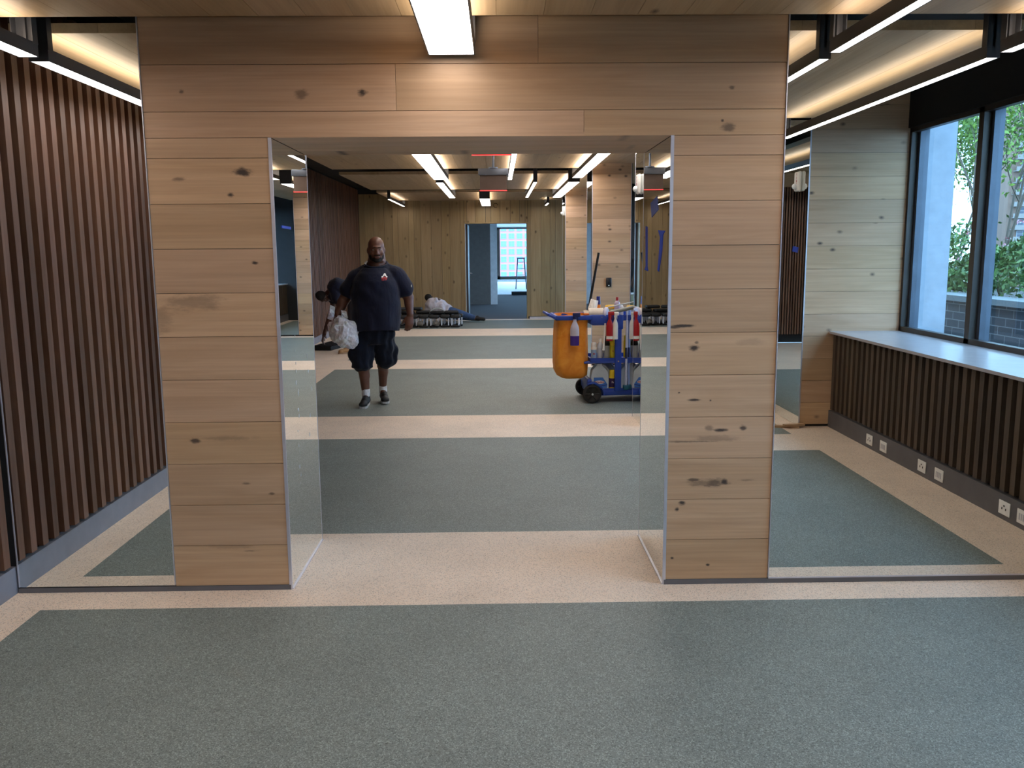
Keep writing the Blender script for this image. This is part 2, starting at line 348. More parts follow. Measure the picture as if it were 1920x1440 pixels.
M_SMEAR = plain('white_smear', (.75, .78, .8), .5, alpha=.55)
lm = [o for o in bpy.data.objects if o.name.startswith('wall_mirror') and o.get('label', '').startswith('narrow mirror lining the left side')][0]
rs = random.Random(11); b = MB()
for yy, zz in [(4.40+rs.gauss(0, .012), .45+.06*k+rs.uniform(-.02, .02)) for k in range(14)] + [(4.68+rs.gauss(0, .02), .45+.11*k+rs.uniform(-.03, .03)) for k in range(7)]:
    n = 7; rr = rs.uniform(.004, .011); b.add([(XO0+.0012, yy+rr*rs.uniform(.3, 1.2)*math.cos(2*PI*i/n), zz+1.8*rr*rs.uniform(.3, 1.3)*math.sin(2*PI*i/n)) for i in range(n)], [list(range(n))])
o = b.build('cleaner_smears', M_SMEAR, lm, label='white dried smears'); o['kind'] = 'stuff'
# piers on the window side
def pier(y0, y1, x0, woodw, txt, name='wall_pier', top=ZT, back=True):
    mb = MB(); mb.box(x0+.012, y0+.02, 0, XW+.02, y1-.02, top)
    w = struct(mb.build(name, M_DARKW), 'oak clad pier ' + txt)
    mb = MB(); planks_xz(mb, x0+.006, x0+woodw, .024, top, y0); mb.build('oak_boards', M_OAKX, w)
    if back:
        mb = MB(); planks_xz(mb, x0+.006, x0+woodw, .024, top, y1, face=1); mb.build('oak_boards', M_OAKX, w)
    mirror(x0, y0+.003, .004, x0+.01, y1-.003, top-.1, 'narrow mirror lining the doorway side of the pier ' + txt, [(x0-.001, y0-.002, 0, x0+.009, y0+.004, top-.1), (x0-.001, y1-.004, 0, x0+.009, y1+.002, top-.1)])
    return w
D0 = .30
p0 = pier(D0-.75, D0, 2.80, .89, 'beside the first window')
p2 = pier(7.98, 8.54, X2, .545, 'behind the cleaning cart')
p3 = pier(12.4, 13.1, X2, .55, 'with the small black reader', name='wall_pier')
p4 = pier(17.25, 18.0, X2, .55, 'nearest the far board wall')
for y0, y1, t in ((7.98, 8.54, 'behind the cleaning cart'), (12.4, 13.1, 'with the small black reader'), (17.25, 18.0, 'nearest the far board wall')):
    mirror(X2+.56, y0-.002, .03, XR-.004, y0+.018, ZT-.1, 'wall mirror on the camera side of the pier ' + t, [(X2+.548, y0-.006, .03, X2+.554, y0+.01, ZT-.1)])

# left slat walls
def slats(mb, x, y0, y1, z0, z1, pitch, w, d, sgn):
    y = y0+.01
    while y + w < y1:
        mb.box(min(x, x+sgn*d), y, z0, max(x, x+sgn*d), y+w, z1, 1, rp()); y += pitch
b = MB(); b.box(XL-.2, REAR, 0, XL-.045, YF+.02, ZT, 0); slats(b, XL-.045, REAR, YF-.02, .15, 2.95, .1135, .053, .045, 1)
wl = struct(b.build('wall_left', [M_BLACK, M_SLAT]), 'front room wall of upright walnut slats on black')
b = MB(); b.box(XL-.05, REAR, 0, XL-.002, YF+.004, .135); struct(b.build('baseboard_left', M_BASE), 'tall grey baseboard below the walnut slats of the front room')
b = MB(); b.box(XFL-.2, YB-.02, 0, XFL-.045, FAR, ZT, 0); slats(b, XFL-.045, YB, FAR-.02, .13, ZT-.05, .1135, .053, .045, 1)
struct(b.build('wall_left_far', [M_BLACK, M_SLAT]), 'walnut slat wall of the room behind the doorway')
b = MB(); b.box(XFL-.05, YB, 0, XFL-.002, FAR, .12); struct(b.build('baseboard_left_far', M_BASE), 'grey baseboard below the slats behind the doorway')
# rear wall behind the camera
b = MB(); b.box(XL-.2, REAR-.2, 0, XW+.2, REAR-.045, ZT, 0); x = XL
while x < XW: b.box(x, REAR-.045, .15, x+.024, REAR, ZT-.05, 1, rp()); x += .046
struct(b.build('wall_back', [M_BLACK, M_SLAT]), 'walnut slat wall behind the camera')
# plenum and ceiling
b = MB(); b.box(-3.7, REAR-.2, ZT, XW+.3, FAR+.4, ZT+.1); struct(b.build('ceiling', M_BLACK), 'black void above the hung ceiling')
def panel(x0, y0, x1, y1, z, label):
    mb = MB(); x = x0
    while x < x1-.01:
        xx = min(x+.205, x1); mb.box(x+.0008, y0, z, xx-.0008, y1, z+.045, 0, rp()); x = xx
    return struct(mb.build('ceiling_panel', M_OAKC), label)
panel(-2.25, 1.22, 2.6, 3.97, ZC1, 'hung oak ceiling panel over the front room')
panel(-2.25, -3.4, 2.6, .78, ZC1, 'hung oak ceiling panel over the camera')
panel(-2.25, -6.5, 2.6, -3.85, ZC1, 'hung oak ceiling panel behind the camera')
panel(-2.4, 4.95, 2.7, 7.9, ZC2, 'hung oak ceiling panel just behind the doorway')
panel(-2.4, 8.6, 2.7, 13.05, ZC2, 'hung oak ceiling panel over the walking man')
panel(-2.46, 13.95, 2.7, 17.4, ZC2, 'hung oak ceiling panel in the middle of the far room')
panel(-2.46, 18.2, 2.7, FAR, ZC2, 'hung oak ceiling panel nearest the far board wall')
# window side: slat panel, sill, glazing
def window_side(y0, y1, mull, n, txt):
    mb = MB(); mb.box(XR+.04, y0, 0, XW-.02, y1, .86, 0); slats(mb, XR+.04, y0+.02, y1-.005, .17, .862, .102, .05, .04, -1)
    struct(mb.build('wall_right', [M_BLACK, M_SLATD]), 'low dark slat panel below the window sill ' + txt)
    mb = MB(); mb.box(XR-.004, y0, 0, XR+.045, y1, .155); struct(mb.build('baseboard_right', M_BASED), 'dark grey baseboard with sockets ' + txt if n == 1 else 'dark grey baseboard on the window side ' + txt)
    mb = MB(); mb.box(XR-.03, y0, .872, XW-.01, y1, .894); struct(mb.build('trim_%d' % n, M_LAM), 'grey white window sill ' + txt)
    mb = MB(); mb.box(XW-.02, y0, 2.7, XW+.2, y1, ZT); mb.box(XW, y0, 0, XW+.2, y1, .86); struct(mb.build('wall_right_head', M_BLACK), 'black wall above and below the glass ' + txt)
    mb = MB()
    for k in range(len(mull)-1):
        a, c = mull[k], mull[k+1]
        mb.box(XW, a, .894, XW+.06, a+.035, 2.72); mb.box(XW, c-.035, .894, XW+.06, c, 2.72)
        mb.box(XW, a, .894, XW+.06, c, .935); mb.box(XW, a, 2.66, XW+.06, c, 2.72)
        mb.box(XW+.06, a+.02, .92, XW+.14, a+.075, 2.68, 1); mb.box(XW+.06, c-.075, .92, XW+.14, c-.02, 2.68, 1)
    w = struct(mb.build('window_%d' % n, [M_BRONZE, M_ANOD]), 'large bronze framed window over the sill ' + txt)
    for k in range(len(mull)-1):
        g = MB(); g.box(XW+.10, mull[k]+.03, .92, XW+.106, mull[k+1]-.03, 2.68); g.build('pane', M_GLASS, w)
window_side(D0, YF, [.30, 1.46, 2.62, 3.78], 1, 'in the front room')
window_side(YB, 7.98, [4.86, 5.9, 6.94, 7.98], 2, 'just behind the doorway')
window_side(8.54, 12.4, [8.54, 9.83, 11.12, 12.4], 3, 'beside the cleaning cart')
window_side(13.1, 17.25, [13.1, 14.5, 15.9, 17.25], 4, 'between the two far piers')
window_side(18.0, FAR, [18.0, 19.6, FAR], 5, 'next to the far board wall')
window_side(REAR, D0-.75, [REAR, -5.4, -3.8, -2.1, -.45], 6, 'behind the camera')
b = MB(); b.box(XW, YF-.34, .86, XW+.12, YB, 2.74); b.box(XW, D0-.75, .86, XW+.15, D0, 2.74)
for a in (7.98, 12.4, 17.25): b.box(XW+.02, a, .86, XW+.15, a+.8, 2.74)
struct(b.build('wall_right_outer', M_DARKW), 'wall pieces between the windows')
# far board wall with doorway
DX0, DX1, DZ = -.79, .735, 2.31
b = MB()
x = XFL
while x < 2.75:
    w = random.choice((.13, .2, .25, .16, .22)); xx = x+w
    for (a, c, z0, z1) in ((x, xx, .06, 3.0),):
        if c <= DX0: b.box(a+.0022, FAR, z0, c-.0022, FAR+.02, z1, 0, rp())
        elif a >= DX1: b.box(a+.0022, FAR, z0, c-.0022, FAR+.02, z1, 0, rp())
        else:
            if a < DX0: b.box(a+.0022, FAR, z0, DX0-.004, FAR+.02, z1, 0, rp())
            if c > DX1: b.box(DX1+.004, FAR, z0, c-.0022, FAR+.02, z1, 0, rp())
            b.box(max(a, DX0)+.004, FAR, DZ, min(c, DX1)-.004, FAR+.02, z1, 0, rp())
    x = xx
b.box(XFL-.2, FAR+.02, 0, DX0-.01, FAR+.3, ZT, 1); b.box(DX1+.01, FAR+.02, 0, XW+.2, FAR+.3, ZT, 1); b.box(DX0-.01, FAR+.02, DZ+.01, DX1+.01, FAR+.3, ZT, 1)
struct(b.build('wall_far', [M_OAKZ, M_DARKW]), 'far wall of upright knotty boards with a doorway')
b = MB(); b.box(XFL, FAR-.012, 0, DX0-.04, FAR+.01, .05); b.box(DX1+.04, FAR-.012, 0, XR, FAR+.01, .05); struct(b.build('baseboard_far', M_ALU), 'thin pale strip along the foot of the far wall')
b = MB(); b.box(DX0-.01, FAR-.01, 0, DX0+.02, FAR+.32, DZ, 0, rp()); b.box(DX1-.02, FAR-.01, 0, DX1+.01, FAR+.32, DZ, 0, rp()); b.box(DX0-.01, FAR-.01, DZ-.015, DX1+.01, FAR+.32, DZ+.01, 0, rp())
struct(b.build('trim_7', M_OAKZ), 'board lining of the far doorway')
# rooms beyond the far doorway
b = MB(); b.box(-6, FAR, -.1, 6.1, 33.2, -.002, 0); b.box(-6, 33.2, -.1, 6.1, 47, -.004, 1); struct(b.build('floor_far', [M_CARPET, M_WHITE]), 'dark carpet and pale sheeting beyond the far doorway')
b = MB(); b.box(-6, FAR+.3, 2.9, 6.15, 47.2, 3.0); struct(b.build('ceiling_far', M_WHITE), 'white ceiling beyond the far doorway')
b = MB(); b.box(-2.4, 27.0, 0, -.215, 27.15, 2.9); struct(b.build('wall_dark', plain('charcoal_panel', srgb(112, 104, 98), .7)), 'charcoal wall seen through the far doorway')
b = MB(); b.box(-.213, 27.0, 0, -.005, 27.5, 2.9); struct(b.build('wall_column', M_WHITE), 'white column seen through the far doorway')
b = MB(); b.box(-2.4, FAR+.3, 0, -2.2, 27, 2.9); b.box(-6.2, 27, 0, -6, 47, 2.9); b.box(-6, 27.0, 0, -2.4, 27.15, 2.9); b.box(6.0, FAR+.3, 0, 6.15, 47, .5); b.box(6.0, FAR+.3, 2.7, 6.15, 47, 2.9)
struct(b.build('wall_far_rooms', M_WHITE), 'white side walls of the rooms beyond')
wf = MB(); y = FAR+.3  # side glazing added to let more daylight into the rooms beyond
while y < 46: wf.box(6.0, y, .5, 6.08, y+.08, 2.7); y += 2.55
w8 = struct(wf.build('window_8', M_BRONZE), 'row of side windows in the rooms beyond the far doorway')
g = MB(); g.box(6.03, FAR+.3, .5, 6.036, 47, 2.7); g.build('pane', M_GLASS, w8)
b = MB(); wins = []
b.box(-6, 47, 0, 6.1, 47.2, .14); b.box(-6, 47, 2.82, 6.1, 47.2, 3.0)
x = -5.97+.02
while x < 5.9: wins.append((x, x+3.0)); x += 3.0
wf = MB()
for a, c in wins:
    wf.box(a, 46.97, .12, a+.09, 47.05, 2.86); wf.box(c-.09, 46.97, .12, c, 47.05, 2.86); wf.box(a, 46.97, .12, c, 47.05, .28); wf.box(a, 46.97, 2.78, c, 47.05, 2.86)
struct(b.build('wall_far_end', M_WHITE), 'outer wall of the farthest room')
w = struct(wf.build('window_7', M_BRONZE), 'dark framed windows of the farthest room')
for a, c in wins: g = MB(); g.box(a+.08, 47.0, .2, c-.08, 47.01, 2.8); g.build('pane', M_GLASS, w)
# dark steel door leaf standing open in the far doorway
dm = plain('dark_door', srgb(62, 54, 54), .5)
b = MB(); b.box(-.765, FAR+.34, .01, -.72, FAR+1.42, 2.28); dr = struct(b.build('door_1', dm), 'dark door standing open in the far doorway')
b = MB(); b.box(-.72, FAR+1.3, 1.0, -.712, FAR+1.36, 1.2); b.cyl((-.712, FAR+1.33, 1.08), (-.66, FAR+1.33, 1.08), .01); b.cyl((-.66, FAR+1.33, 1.08), (-.66, FAR+1.22, 1.08), .01); b.build('door_handle', M_STEEL, dr, label='steel door handle')
# ---------------------------------------------------------------- lamps
def lamp(xc, w, y0, y1, zb, zc, label, group='linear ceiling lamps'):
    r = root('linear_lamp', (xc, (y0+y1)/2, zb), label, 'lamp', group)
    h = w/2; b = MB()
    b.box(xc-h, y0+.002, zb, xc-h+.005, y1-.002, zb+.056); b.box(xc+h-.005, y0+.002, zb, xc+h, y1-.002, zb+.056)
    b.box(xc-h+.005, y0+.002, zb+.008, xc+h-.005, y1-.002, zb+.049)
    b.build('housing', M_BODY, r)
    b = MB(); b.box(xc-h+.006, y0+.004, zb+.001, xc+h-.006, y1-.004, zb+.007); b.build('diffuser', M_LAMPB if w > .19 else M_LAMP, r, label='glowing white diffuser')
    b = MB(); u = max(min(h*.8, h-.008), .014); b.box(xc-u, y0+.05, zb+.050, xc+u, y1-.05, zb+.054); b.build('uplight_strip', M_LAMPUP, r, label='warm glowing strip on top')
    for e, s in ((y0, 1), (y1, -1)):
        tp = zc-.001 if any(a0-.05 < e < a1+.05 for a0, a1 in ((4.95, 7.9), (8.6, 13.05), (13.95, 17.4), (18.2, 21.2))) and zc > 2.7 else ZT-.002
        b = MB(); b.box(xc-h, min(e, e+s*.004), zb-.001, xc+h, max(e, e+s*.004), tp)
        for sx in (-1, 1): b.box(xc+sx*h-.002, min(e, e+s*.045), zb+.050, xc+sx*h+.002, max(e, e+s*.045), tp)
        if w < .1: b.box(xc-.006, min(e, e+s*.02), zb+.050, xc+.006, max(e, e+s*.02), tp)
        b.build('bracket', M_BODY, r)
    return r
ZB = 2.516
L = [(-.195, .21, 1.1, 4.06, ZB, ZC1, 'broad lamp above the doorway lintel, nearest the camera'),
     (1.525, .055, 1.1, 4.05, ZB, ZC1, 'slim lamp ending just right of the oak partition boards'),
     (2.305, .062, 1.1, 4.06, ZB, ZC1, 'slim lamp at the upper right corner, nearest the windows'),
     (-2.073, .09, 1.1, 4.07, ZB, ZC1, 'lamp close to the front walnut slat wall'),
     (-2.073, .09, -3.62, .86, ZB, ZC1, 'lamp by the slat wall behind the camera, seen only in mirrors'),
     (2.305, .062, -3.62, .86, ZB, ZC1, 'slim lamp beside the first window pier, seen only in the mirror'),
     (.2, .2, -3.62, .86, ZB, ZC1, 'broad lamp over the camera, seen only in mirrors'),
     (.2, .2, -6.6, -3.7, ZB, ZC1, 'added broad lamp brightening the slat wall behind the camera, deepest in the mirror image'),  # extra lamp, put in to brighten the rear slats in the mirror
     (-.826, .22, 8.3, 13.3, 2.70, ZC2, 'broad lamp running just beyond the doorway lintel, above the walking man'),
     (.2, .066, 8.3, 13.4, 2.70, ZC2, 'slim lamp next to the exit sign boxes'),
     (1.19, .15, 5.2, 13.1, 2.70, ZC2, 'long lamp above the cleaning cart, left of the first far pier'),
     (-.89, .12, 13.86, 17.8, 2.70, ZC2, 'lamp in the row behind the broad one above the man'),
     (.605, .06, 13.86, 17.8, 2.70, ZC2, 'slim lamp between the exit sign and the pier with the reader'),
     (1.21, .18, 13.86, 17.8, 2.70, ZC2, 'broad lamp touching the edge of the pier with the reader'),
     (-2.2, .055, 18.1, 21.0, 2.70, ZC2, 'small lamp high beside the far corner of the slat wall'),
     (-.25, .215, 18.1, 21.0, 2.70, ZC2, 'square looking lamp above the far doorway'),
     (1.16, .05, 20.0, 21.0, 2.70, ZC2, 'small lamp at the right end of the far board wall')]
for a in L: lamp(*a)

def text_mb(txt, size, mb, M, depth=.001, mi=0, spacing=1.0):
    cu = bpy.data.curves.new('t', 'FONT'); cu.body = txt; cu.size = size; cu.extrude = depth; cu.align_x = 'CENTER'; cu.align_y = 'CENTER'; cu.space_character = spacing; cu.resolution_u = 3; cu.offset = size*.012
    o = bpy.data.objects.new('t', cu); C.objects.link(o); bpy.context.view_layer.update()
    me = bpy.data.meshes.new_from_object(o.evaluated_get(bpy.context.evaluated_depsgraph_get()))
    mb.add([M @ v.co for v in me.vertices], [list(p.vertices) for p in me.polygons], mi)
    bpy.data.objects.remove(o); bpy.data.curves.remove(cu); bpy.data.meshes.remove(me)
def facing(loc, right, up):
    right = Vector(right).normalized(); up = Vector(up).normalized(); n = right.cross(up)
    M = Matrix((right, up, n)).transposed().to_4x4(); M.translation = loc; return M
M_SIGNG = plain('sign_plate', srgb(150, 132, 122), .15, .55)
def exit_sign(xc, y, zb, label, letters):
    r = root('exit_sign', (xc, y, zb), label, 'exit sign')
    b = MB(); b.rbox(xc-.16, y-.03, zb+.165, xc+.16, y+.03, zb+.235, .006); b.cyl((xc, y, zb+.235), (xc, y, ZC2), .012); b.lathe([(.05, 0), (.05, .012)], (xc, y, zb+.235)); b.build('housing', plain('sign_housing', srgb(120, 126, 138), .4, .4), r)
    b = MB(); b.box(xc-.145, y-.004, zb+.006, xc+.145, y+.004, zb+.166); b.build('plate', M_SIGNG, r)
    b = MB(); b.box(xc-.147, y-.005, zb, xc+.147, y+.005, zb+.006); b.build('edge_strip', M_REDGLOW, r, label='red glowing lower edge')
    if letters:
        b = MB(); text_mb('EXIT', .15, b, facing((xc, y-.006, zb+.078), (1, 0, 0), (0, 0, 1))); b.build('lettering', M_REDGLOW, r, label='red letters EXIT')
exit_sign(-.035, 6.6, 2.345, 'hanging exit sign with red letters half hidden behind the doorway lintel', True)
exit_sign(-.035, 9.55, 2.285, 'hanging exit sign box with a blank plate facing the camera', False)
r = root('smoke_detector', (.48, 10.5, ZC2), 'small white detector on the ceiling panel between two slim lamps', 'smoke detector')
b = MB(); b.lathe([(.07, -.0), (.068, -.02), (.05, -.035), (.0, -.037)], (.48, 10.5, ZC2), cap=False); b.build('cover', M_OFFW, r)
b = MB(); b.lathe([(.08, -.005), (.08, 0)], (.48, 10.5, ZC2)); b.build('base', M_OFFW, r)
def strobe(x, y, z, label):
    r = root('fire_alarm', (x, y, z), label, 'fire alarm')
    b = MB(); b.rbox(x-.034, y-.065, z-.09, x, y+.065, z+.09, .015); b.build('body', M_OFFW, r)
    b = MB(); b.ell((x-.045, y, z-.045), (.026, .028, .028)); b.build('strobe_lens', plain('clear_lens', (.75, .78, .8), .1), r)
    b = MB()
    for i, c in enumerate('FIRE'): text_mb(c, .032, b, facing((x-.0345, y+.01, z+.06-.03*i), (0, -1, 0), (0, 0, 1)))
    b.build('lettering', M_RED, r, label='red letters FIRE')
strobe(X2, 8.23, 2.25, 'white fire alarm on the mirrored pier edge behind the cleaning cart')
strobe(X2, 17.6, 2.42, 'white fire alarm on the farthest pier beside the board wall')
strobe(2.80, .06, 2.26, 'white fire alarm on the pier seen in the wide wall mirror')
def sheet(name, pts, mat, label, cat, group=None):
    b = MB(); n = len(pts); b.add(pts, [tuple(range(n))]); o = b.build(name, mat); s = o.modifiers.new('thick', 'SOLIDIFY'); s.thickness = .0015; s.offset = 1
    return tag(o, label, cat, group)
xm = XO1-.0018
sheet('tape_strip', [(xm, 4.775, 1.775), (xm, 4.72, 1.77), (xm, 4.70, 1.56), (xm, 4.68, 1.535), (xm, 4.79, 1.54), (xm, 4.75, 1.56)], M_TAPE, 'long blue tape strip at the inner edge of the right doorway mirror', 'tape')
sheet('tape_strip', [(xm, 4.40, 1.745), (xm, 4.22, 1.738), (xm, 4.27, 1.72), (xm, 4.29, 1.64), (xm, 4.36, 1.54), (xm, 4.40, 1.545), (xm, 4.36, 1.64), (xm, 4.345, 1.71)], M_TAPE, 'long crooked blue tape strip near the front of the right doorway mirror', 'tape')
sheet('tape_patch', [(xm, 4.63, 1.89), (xm, 4.45, 1.915), (xm, 4.41, 1.845), (xm, 4.59, 1.815)], plain('faded_blue_tape', srgb(70, 90, 160), .6), 'square blue tape patch high on the right doorway mirror', 'tape')
xm = XO0+.0018
sheet('tape_strip', [(xm, 4.24, 1.765), (xm, 4.42, 1.762), (xm, 4.42, 1.775), (xm, 4.24, 1.777)], M_TAPE, 'small blue tape strip on the left doorway mirror', 'tape')
sheet('tape_patch', [(2.798, .1, 1.66), (2.798, -.05, 1.67), (2.798, -.07, 1.62), (2.798, .08, 1.61)], M_TAPE, 'blue tape blob on the mirrored pier seen in the wide mirror', 'tape')
# sockets on the window side baseboard
for k, (y, kind) in enumerate(((1.223, 1), (1.484, 0), (2.122, 1), (2.37, 0), (3.164, 1), (3.354, 0))):
    words = ['farthest', 'farthest', 'middle one', 'middle one', 'nearest', 'nearest'][k]
    r = root('power_socket', (XR-.004, y, .075), 'white %s plate on the grey baseboard, %s of three in the mirror' % ('power socket' if kind else 'data socket', words), 'socket', 'floor level wall plates')
    b = MB(); b.rbox(XR-.011, y-.058, .033, XR-.004, y+.058, .118, .003); b.build('plate', M_OFFW, r)
    if kind:
        b = MB()
        for s in (-.02, .02): b.box(XR-.0125, y+s-.004, .064, XR-.011, y+s+.004, .078)
        b.box(XR-.0125, y-.006, .085, XR-.011, y+.006, .094); b.build('socket_hole', M_BLACK, r)
    else:
        b = MB()
        for s in (-.03, -.01, .01, .03): b.box(XR-.013, y+s-.004, .055, XR-.011, y+s+.004, .095)
        b.build('data_port', plain('grey_port', srgb(180, 180, 185), .4), r)
# reader on the far pier
r = root('card_reader', (1.578, 12.4, 1.195), 'small black card reader on the far oak pier above the cart', 'card reader')
b = MB(); b.rbox(1.539, 12.368, 1.13, 1.617, 12.4, 1.256, .008); b.build('case', plain('black_plastic', (.012, .012, .014), .3), r)
b = MB(); b.ell((1.578, 12.366, 1.15), (.006, .003, .006)); b.build('status_light', plain('pale_led', (.7, .7, .7), .3, emit=(.8, .9, 1), es=1), r)
b = MB(); b.tube([(-.03+.05*math.cos(a), FAR-.02, 2.72+.05*math.sin(a)) for a in [k*.5 for k in range(12)]], .005); tag(b.build('cable_loop', M_BLACK), 'small black cable loop on the boards beside the square lamp', 'cable')
# wooden offcuts under the mirrored pier
for k, (x, y, a, l) in enumerate(((2.70, .34, .25, .22), (2.76, .36, -.2, .2))):
    b = MB(); b.box(-l/2, -.025, .0+k*.02, l/2, .025, .018+k*.02); o = b.build('wood_offcut', M_OAKX, world=False); o.location = (x-.02, y-.13+.12, 0); o.rotation_euler = (0, 0, a); tag(o, ['lower', 'upper'][k] + ' small oak offcut on the floor at the pier seen in the wide mirror', 'wood scrap')
# ---------------------------------------------------------------- outside
b = MB(); b.box(XW+.2, -30, -.2, 5.8, 21.4, -.06); struct(b.build('ground', M_TERR), 'terrace paving outside the windows')
b = MB(); b.box(-600, -700, -27, 800, 900, -26); struct(b.build('ground_street', M_CONC), 'street level ground far below the terrace')
b = MB(); b.box(3.86, -.9, -.1, 4.13, .27, 3.3); tag(b.build('column', plain('pale_column', srgb(160, 168, 178), .7)), 'pale outside column beside the first window, seen in the wide mirror', 'column')
b = MB(); b.box(5.8, -30, -.1, 6.1, 20, .98, 0); b.box(5.74, -30, .98, 6.16, 20, 1.05, 1); b.box(6.1, -30, .5, 9, 20, .95, 2)
r = root('planter_wall', (5.9, 0, -.06), 'low dark brick planter wall with pale coping outside the windows', 'planter')
q = MB(); q.box(5.8, -30, -.1, 6.1, 20, .98); q.build('brickwork', M_BRICK, r, label='dark bricks with light joints')
q = MB(); q.box(5.74, -30, .98, 6.16, 20, 1.05); q.build('coping', M_CONC, r, label='pale stone coping')
q = MB(); q.box(6.1, -30, .5, 9, 20, .95); q.build('soil', plain('soil', (.02, .015, .01), .9), r, label='dark soil')
def leafmat(name, c1, c2):
    q = NT(name); at = q.n('ShaderNodeAttribute', attribute_name='board_tint').outputs['Color']; s = q.n('ShaderNodeSeparateColor', ins={0: at})
    q.l(q.mix(s.outputs[0], c1, c2), q.b.inputs['Base Color']); q.b.inputs['Roughness'].default_value = .55
    q.b.inputs['Transmission Weight'].default_value = 0; return q.m
M_LEAF = leafmat('hedge_leaves', srgb(48, 78, 38), srgb(108, 140, 70)); M_TLEAF = leafmat('tree_leaves', srgb(74, 104, 40), srgb(130, 160, 62))
M_BLOOM = leafmat('blossoms', srgb(200, 195, 190), srgb(200, 90, 115)); M_BARK = plain('bark', srgb(100, 88, 76), .8)
def leaf(mb, p, s, up=.4, mi=0, fold=1):
    n = Vector((random.gauss(0, 1), random.gauss(0, 1), random.gauss(up, .8))).normalized(); u = n.orthogonal().normalized(); u = Quaternion(n, random.random()*6.28) @ u; w = n.cross(u)
    mb.add([p-u*s, p+w*s*.45, p+u*s, p-w*s*.45], [(0, 1, 2, 3)], mi, rp())
b = MB(); fl = MB()
for i in range(26000):
    y = random.uniform(-13, 1); x = 6.15+abs(random.gauss(0, .5)); top = 1.6+.22*math.sin(y*2.1)+.12*math.sin(y*5.3+x*3)+.25*(x-6.15); z = 1.02+(top-1.02)*random.random()**.6
    if x < 6.3 and z > 1.35: x += .15
    leaf(b, Vector((x-.1*math.sin((z-1)*5), y, z)), random.uniform(.025, .06))
    if i % 130 == 0:
        for k in range(6): leaf(fl, Vector((x-.03+random.gauss(0, .02), y+random.gauss(0, .03), top+.02+random.gauss(0, .015))), .025, 1.5)
tag(b.build('hedge_foliage', M_LEAF), 'bushy green hedge growing in the planter outside the windows', 'hedge', kind='stuff')
tag(fl.build('hedge_blossoms', M_BLOOM), 'white and pink blossoms scattered over the hedge', 'flowers', kind='stuff')
def tree(x, y, h, seed, label):
    rnd = random.Random(seed); r = root('tree', (x, y, .95), label, 'tree', 'slender trees in the planter')
    t = MB(); lf = MB()
    def branch(p, d, l, rad, lev):
        pts = [p]; q = p.copy(); dd = d.copy()
        for k in range(5):
            dd = (dd + Vector((rnd.gauss(0, .1), rnd.gauss(0, .1), .06))).normalized(); q = q + dd*l/5; pts.append(q.copy())
            if lev < 2 and k >= 1:
                for _ in range(2):
                    nd = (dd + Vector((rnd.gauss(0, .5), rnd.gauss(0, .5), .25))).normalized(); branch(q.copy(), nd, l*.4, rad*.45, lev+1)
            if lev >= 1:
                for _ in range(7): 
                    s = random.uniform(.025, .05); leaf(lf, q + Vector((rnd.gauss(0, .09), rnd.gauss(0, .09), rnd.gauss(0, .09))), s)
        t.tube(pts, [rad*(1-.15*k) for k in range(len(pts))], 6)
    for k in range(4): branch(Vector((x, y, .95)), Vector((math.cos(k*1.6+seed)*.25, math.sin(k*1.6+seed)*.25, 1)).normalized(), h*rnd.uniform(.8, 1), .022, 0)
    t.build('trunk', M_BARK, r); o = lf.build('foliage', M_TLEAF, r); o['kind'] = 'stuff'
tree(7.0, -5.2, 3.6, 1, 'slender tree seen in the mirror behind the window mullion')
tree(6.9, -3.6, 4.0, 2, 'slender tree seen in the mirror through the right window pane')
tree(7.2, 10.5, 3.6, 3, 'slender tree outside the windows beside the cleaning cart')
def facade(name, loc, w, d, h, body, label, cols, rows, ww, wh, sx, sz, x0, z0, sgn, frame, glassc, bal=False, roof=True):
    r = root(name, loc, label, 'building'); X, Y, Z = loc
    b = MB(); b.box(X-w/2, min(Y, Y+sgn*-d), Z, X+w/2, max(Y, Y+sgn*-d), Z+h); b.box(X-w/2-.3, min(Y+sgn*.3, Y-sgn*d), Z+h, X+w/2+.3, max(Y+sgn*.3, Y-sgn*d), Z+h+.8); b.build('facade', body, r)
    fm, gm = frame, glassc; first = None
    for i in range(cols):
        for j in range(rows):
            if first is None:
                q = MB(); t = .14; Yq = Y+sgn*.05
                q.box(-ww/2, -.1, 0, ww/2, .1, t); q.box(-ww/2, -.1, wh-t, ww/2, .1, wh); q.box(-ww/2, -.1, 0, -ww/2+t, .1, wh); q.box(ww/2-t, -.1, 0, ww/2, .1, wh); q.box(-.06, -.1, 0, .06, .1, wh); q.box(-ww/2, -.1, wh/2-.06, ww/2, .1, wh/2+.06)
                f = q.build('window', fm, r, world=False); g = MB(); g.box(-ww/2+.02, -.06, .02, ww/2-.02, .06, wh-.02); gg = g.build('pane', gm, f, world=False); first = f
            else: f = copy_tree(first, r)
            f.location = (x0+i*sx-X, sgn*.1, z0+j*sz-Z)
    if bal:
        for j in range(rows):
            q = MB(); q.box(X-w/2+w*.02, Y, z0+j*sz-1.0, X-w/2+w*.30, Y+sgn*1.6, z0+j*sz-.8, 0); q.box(X-w/2+w*.02, Y+sgn*1.5, z0+j*sz-.8, X-w/2+w*.30, Y+sgn*1.6, z0+j*sz+.2, 0); q.build('balcony', M_BALC, r)
    return r
M_BLUEGL = plain('far_blue_glass', srgb(86, 112, 140), .15); M_DKGL = plain('far_dark_glass', srgb(60, 72, 88), .2)
M_BALC = plain('balcony_concrete', srgb(128, 122, 116), .8); M_FRAMEG = plain('grey_frames', srgb(150, 155, 160), .5)
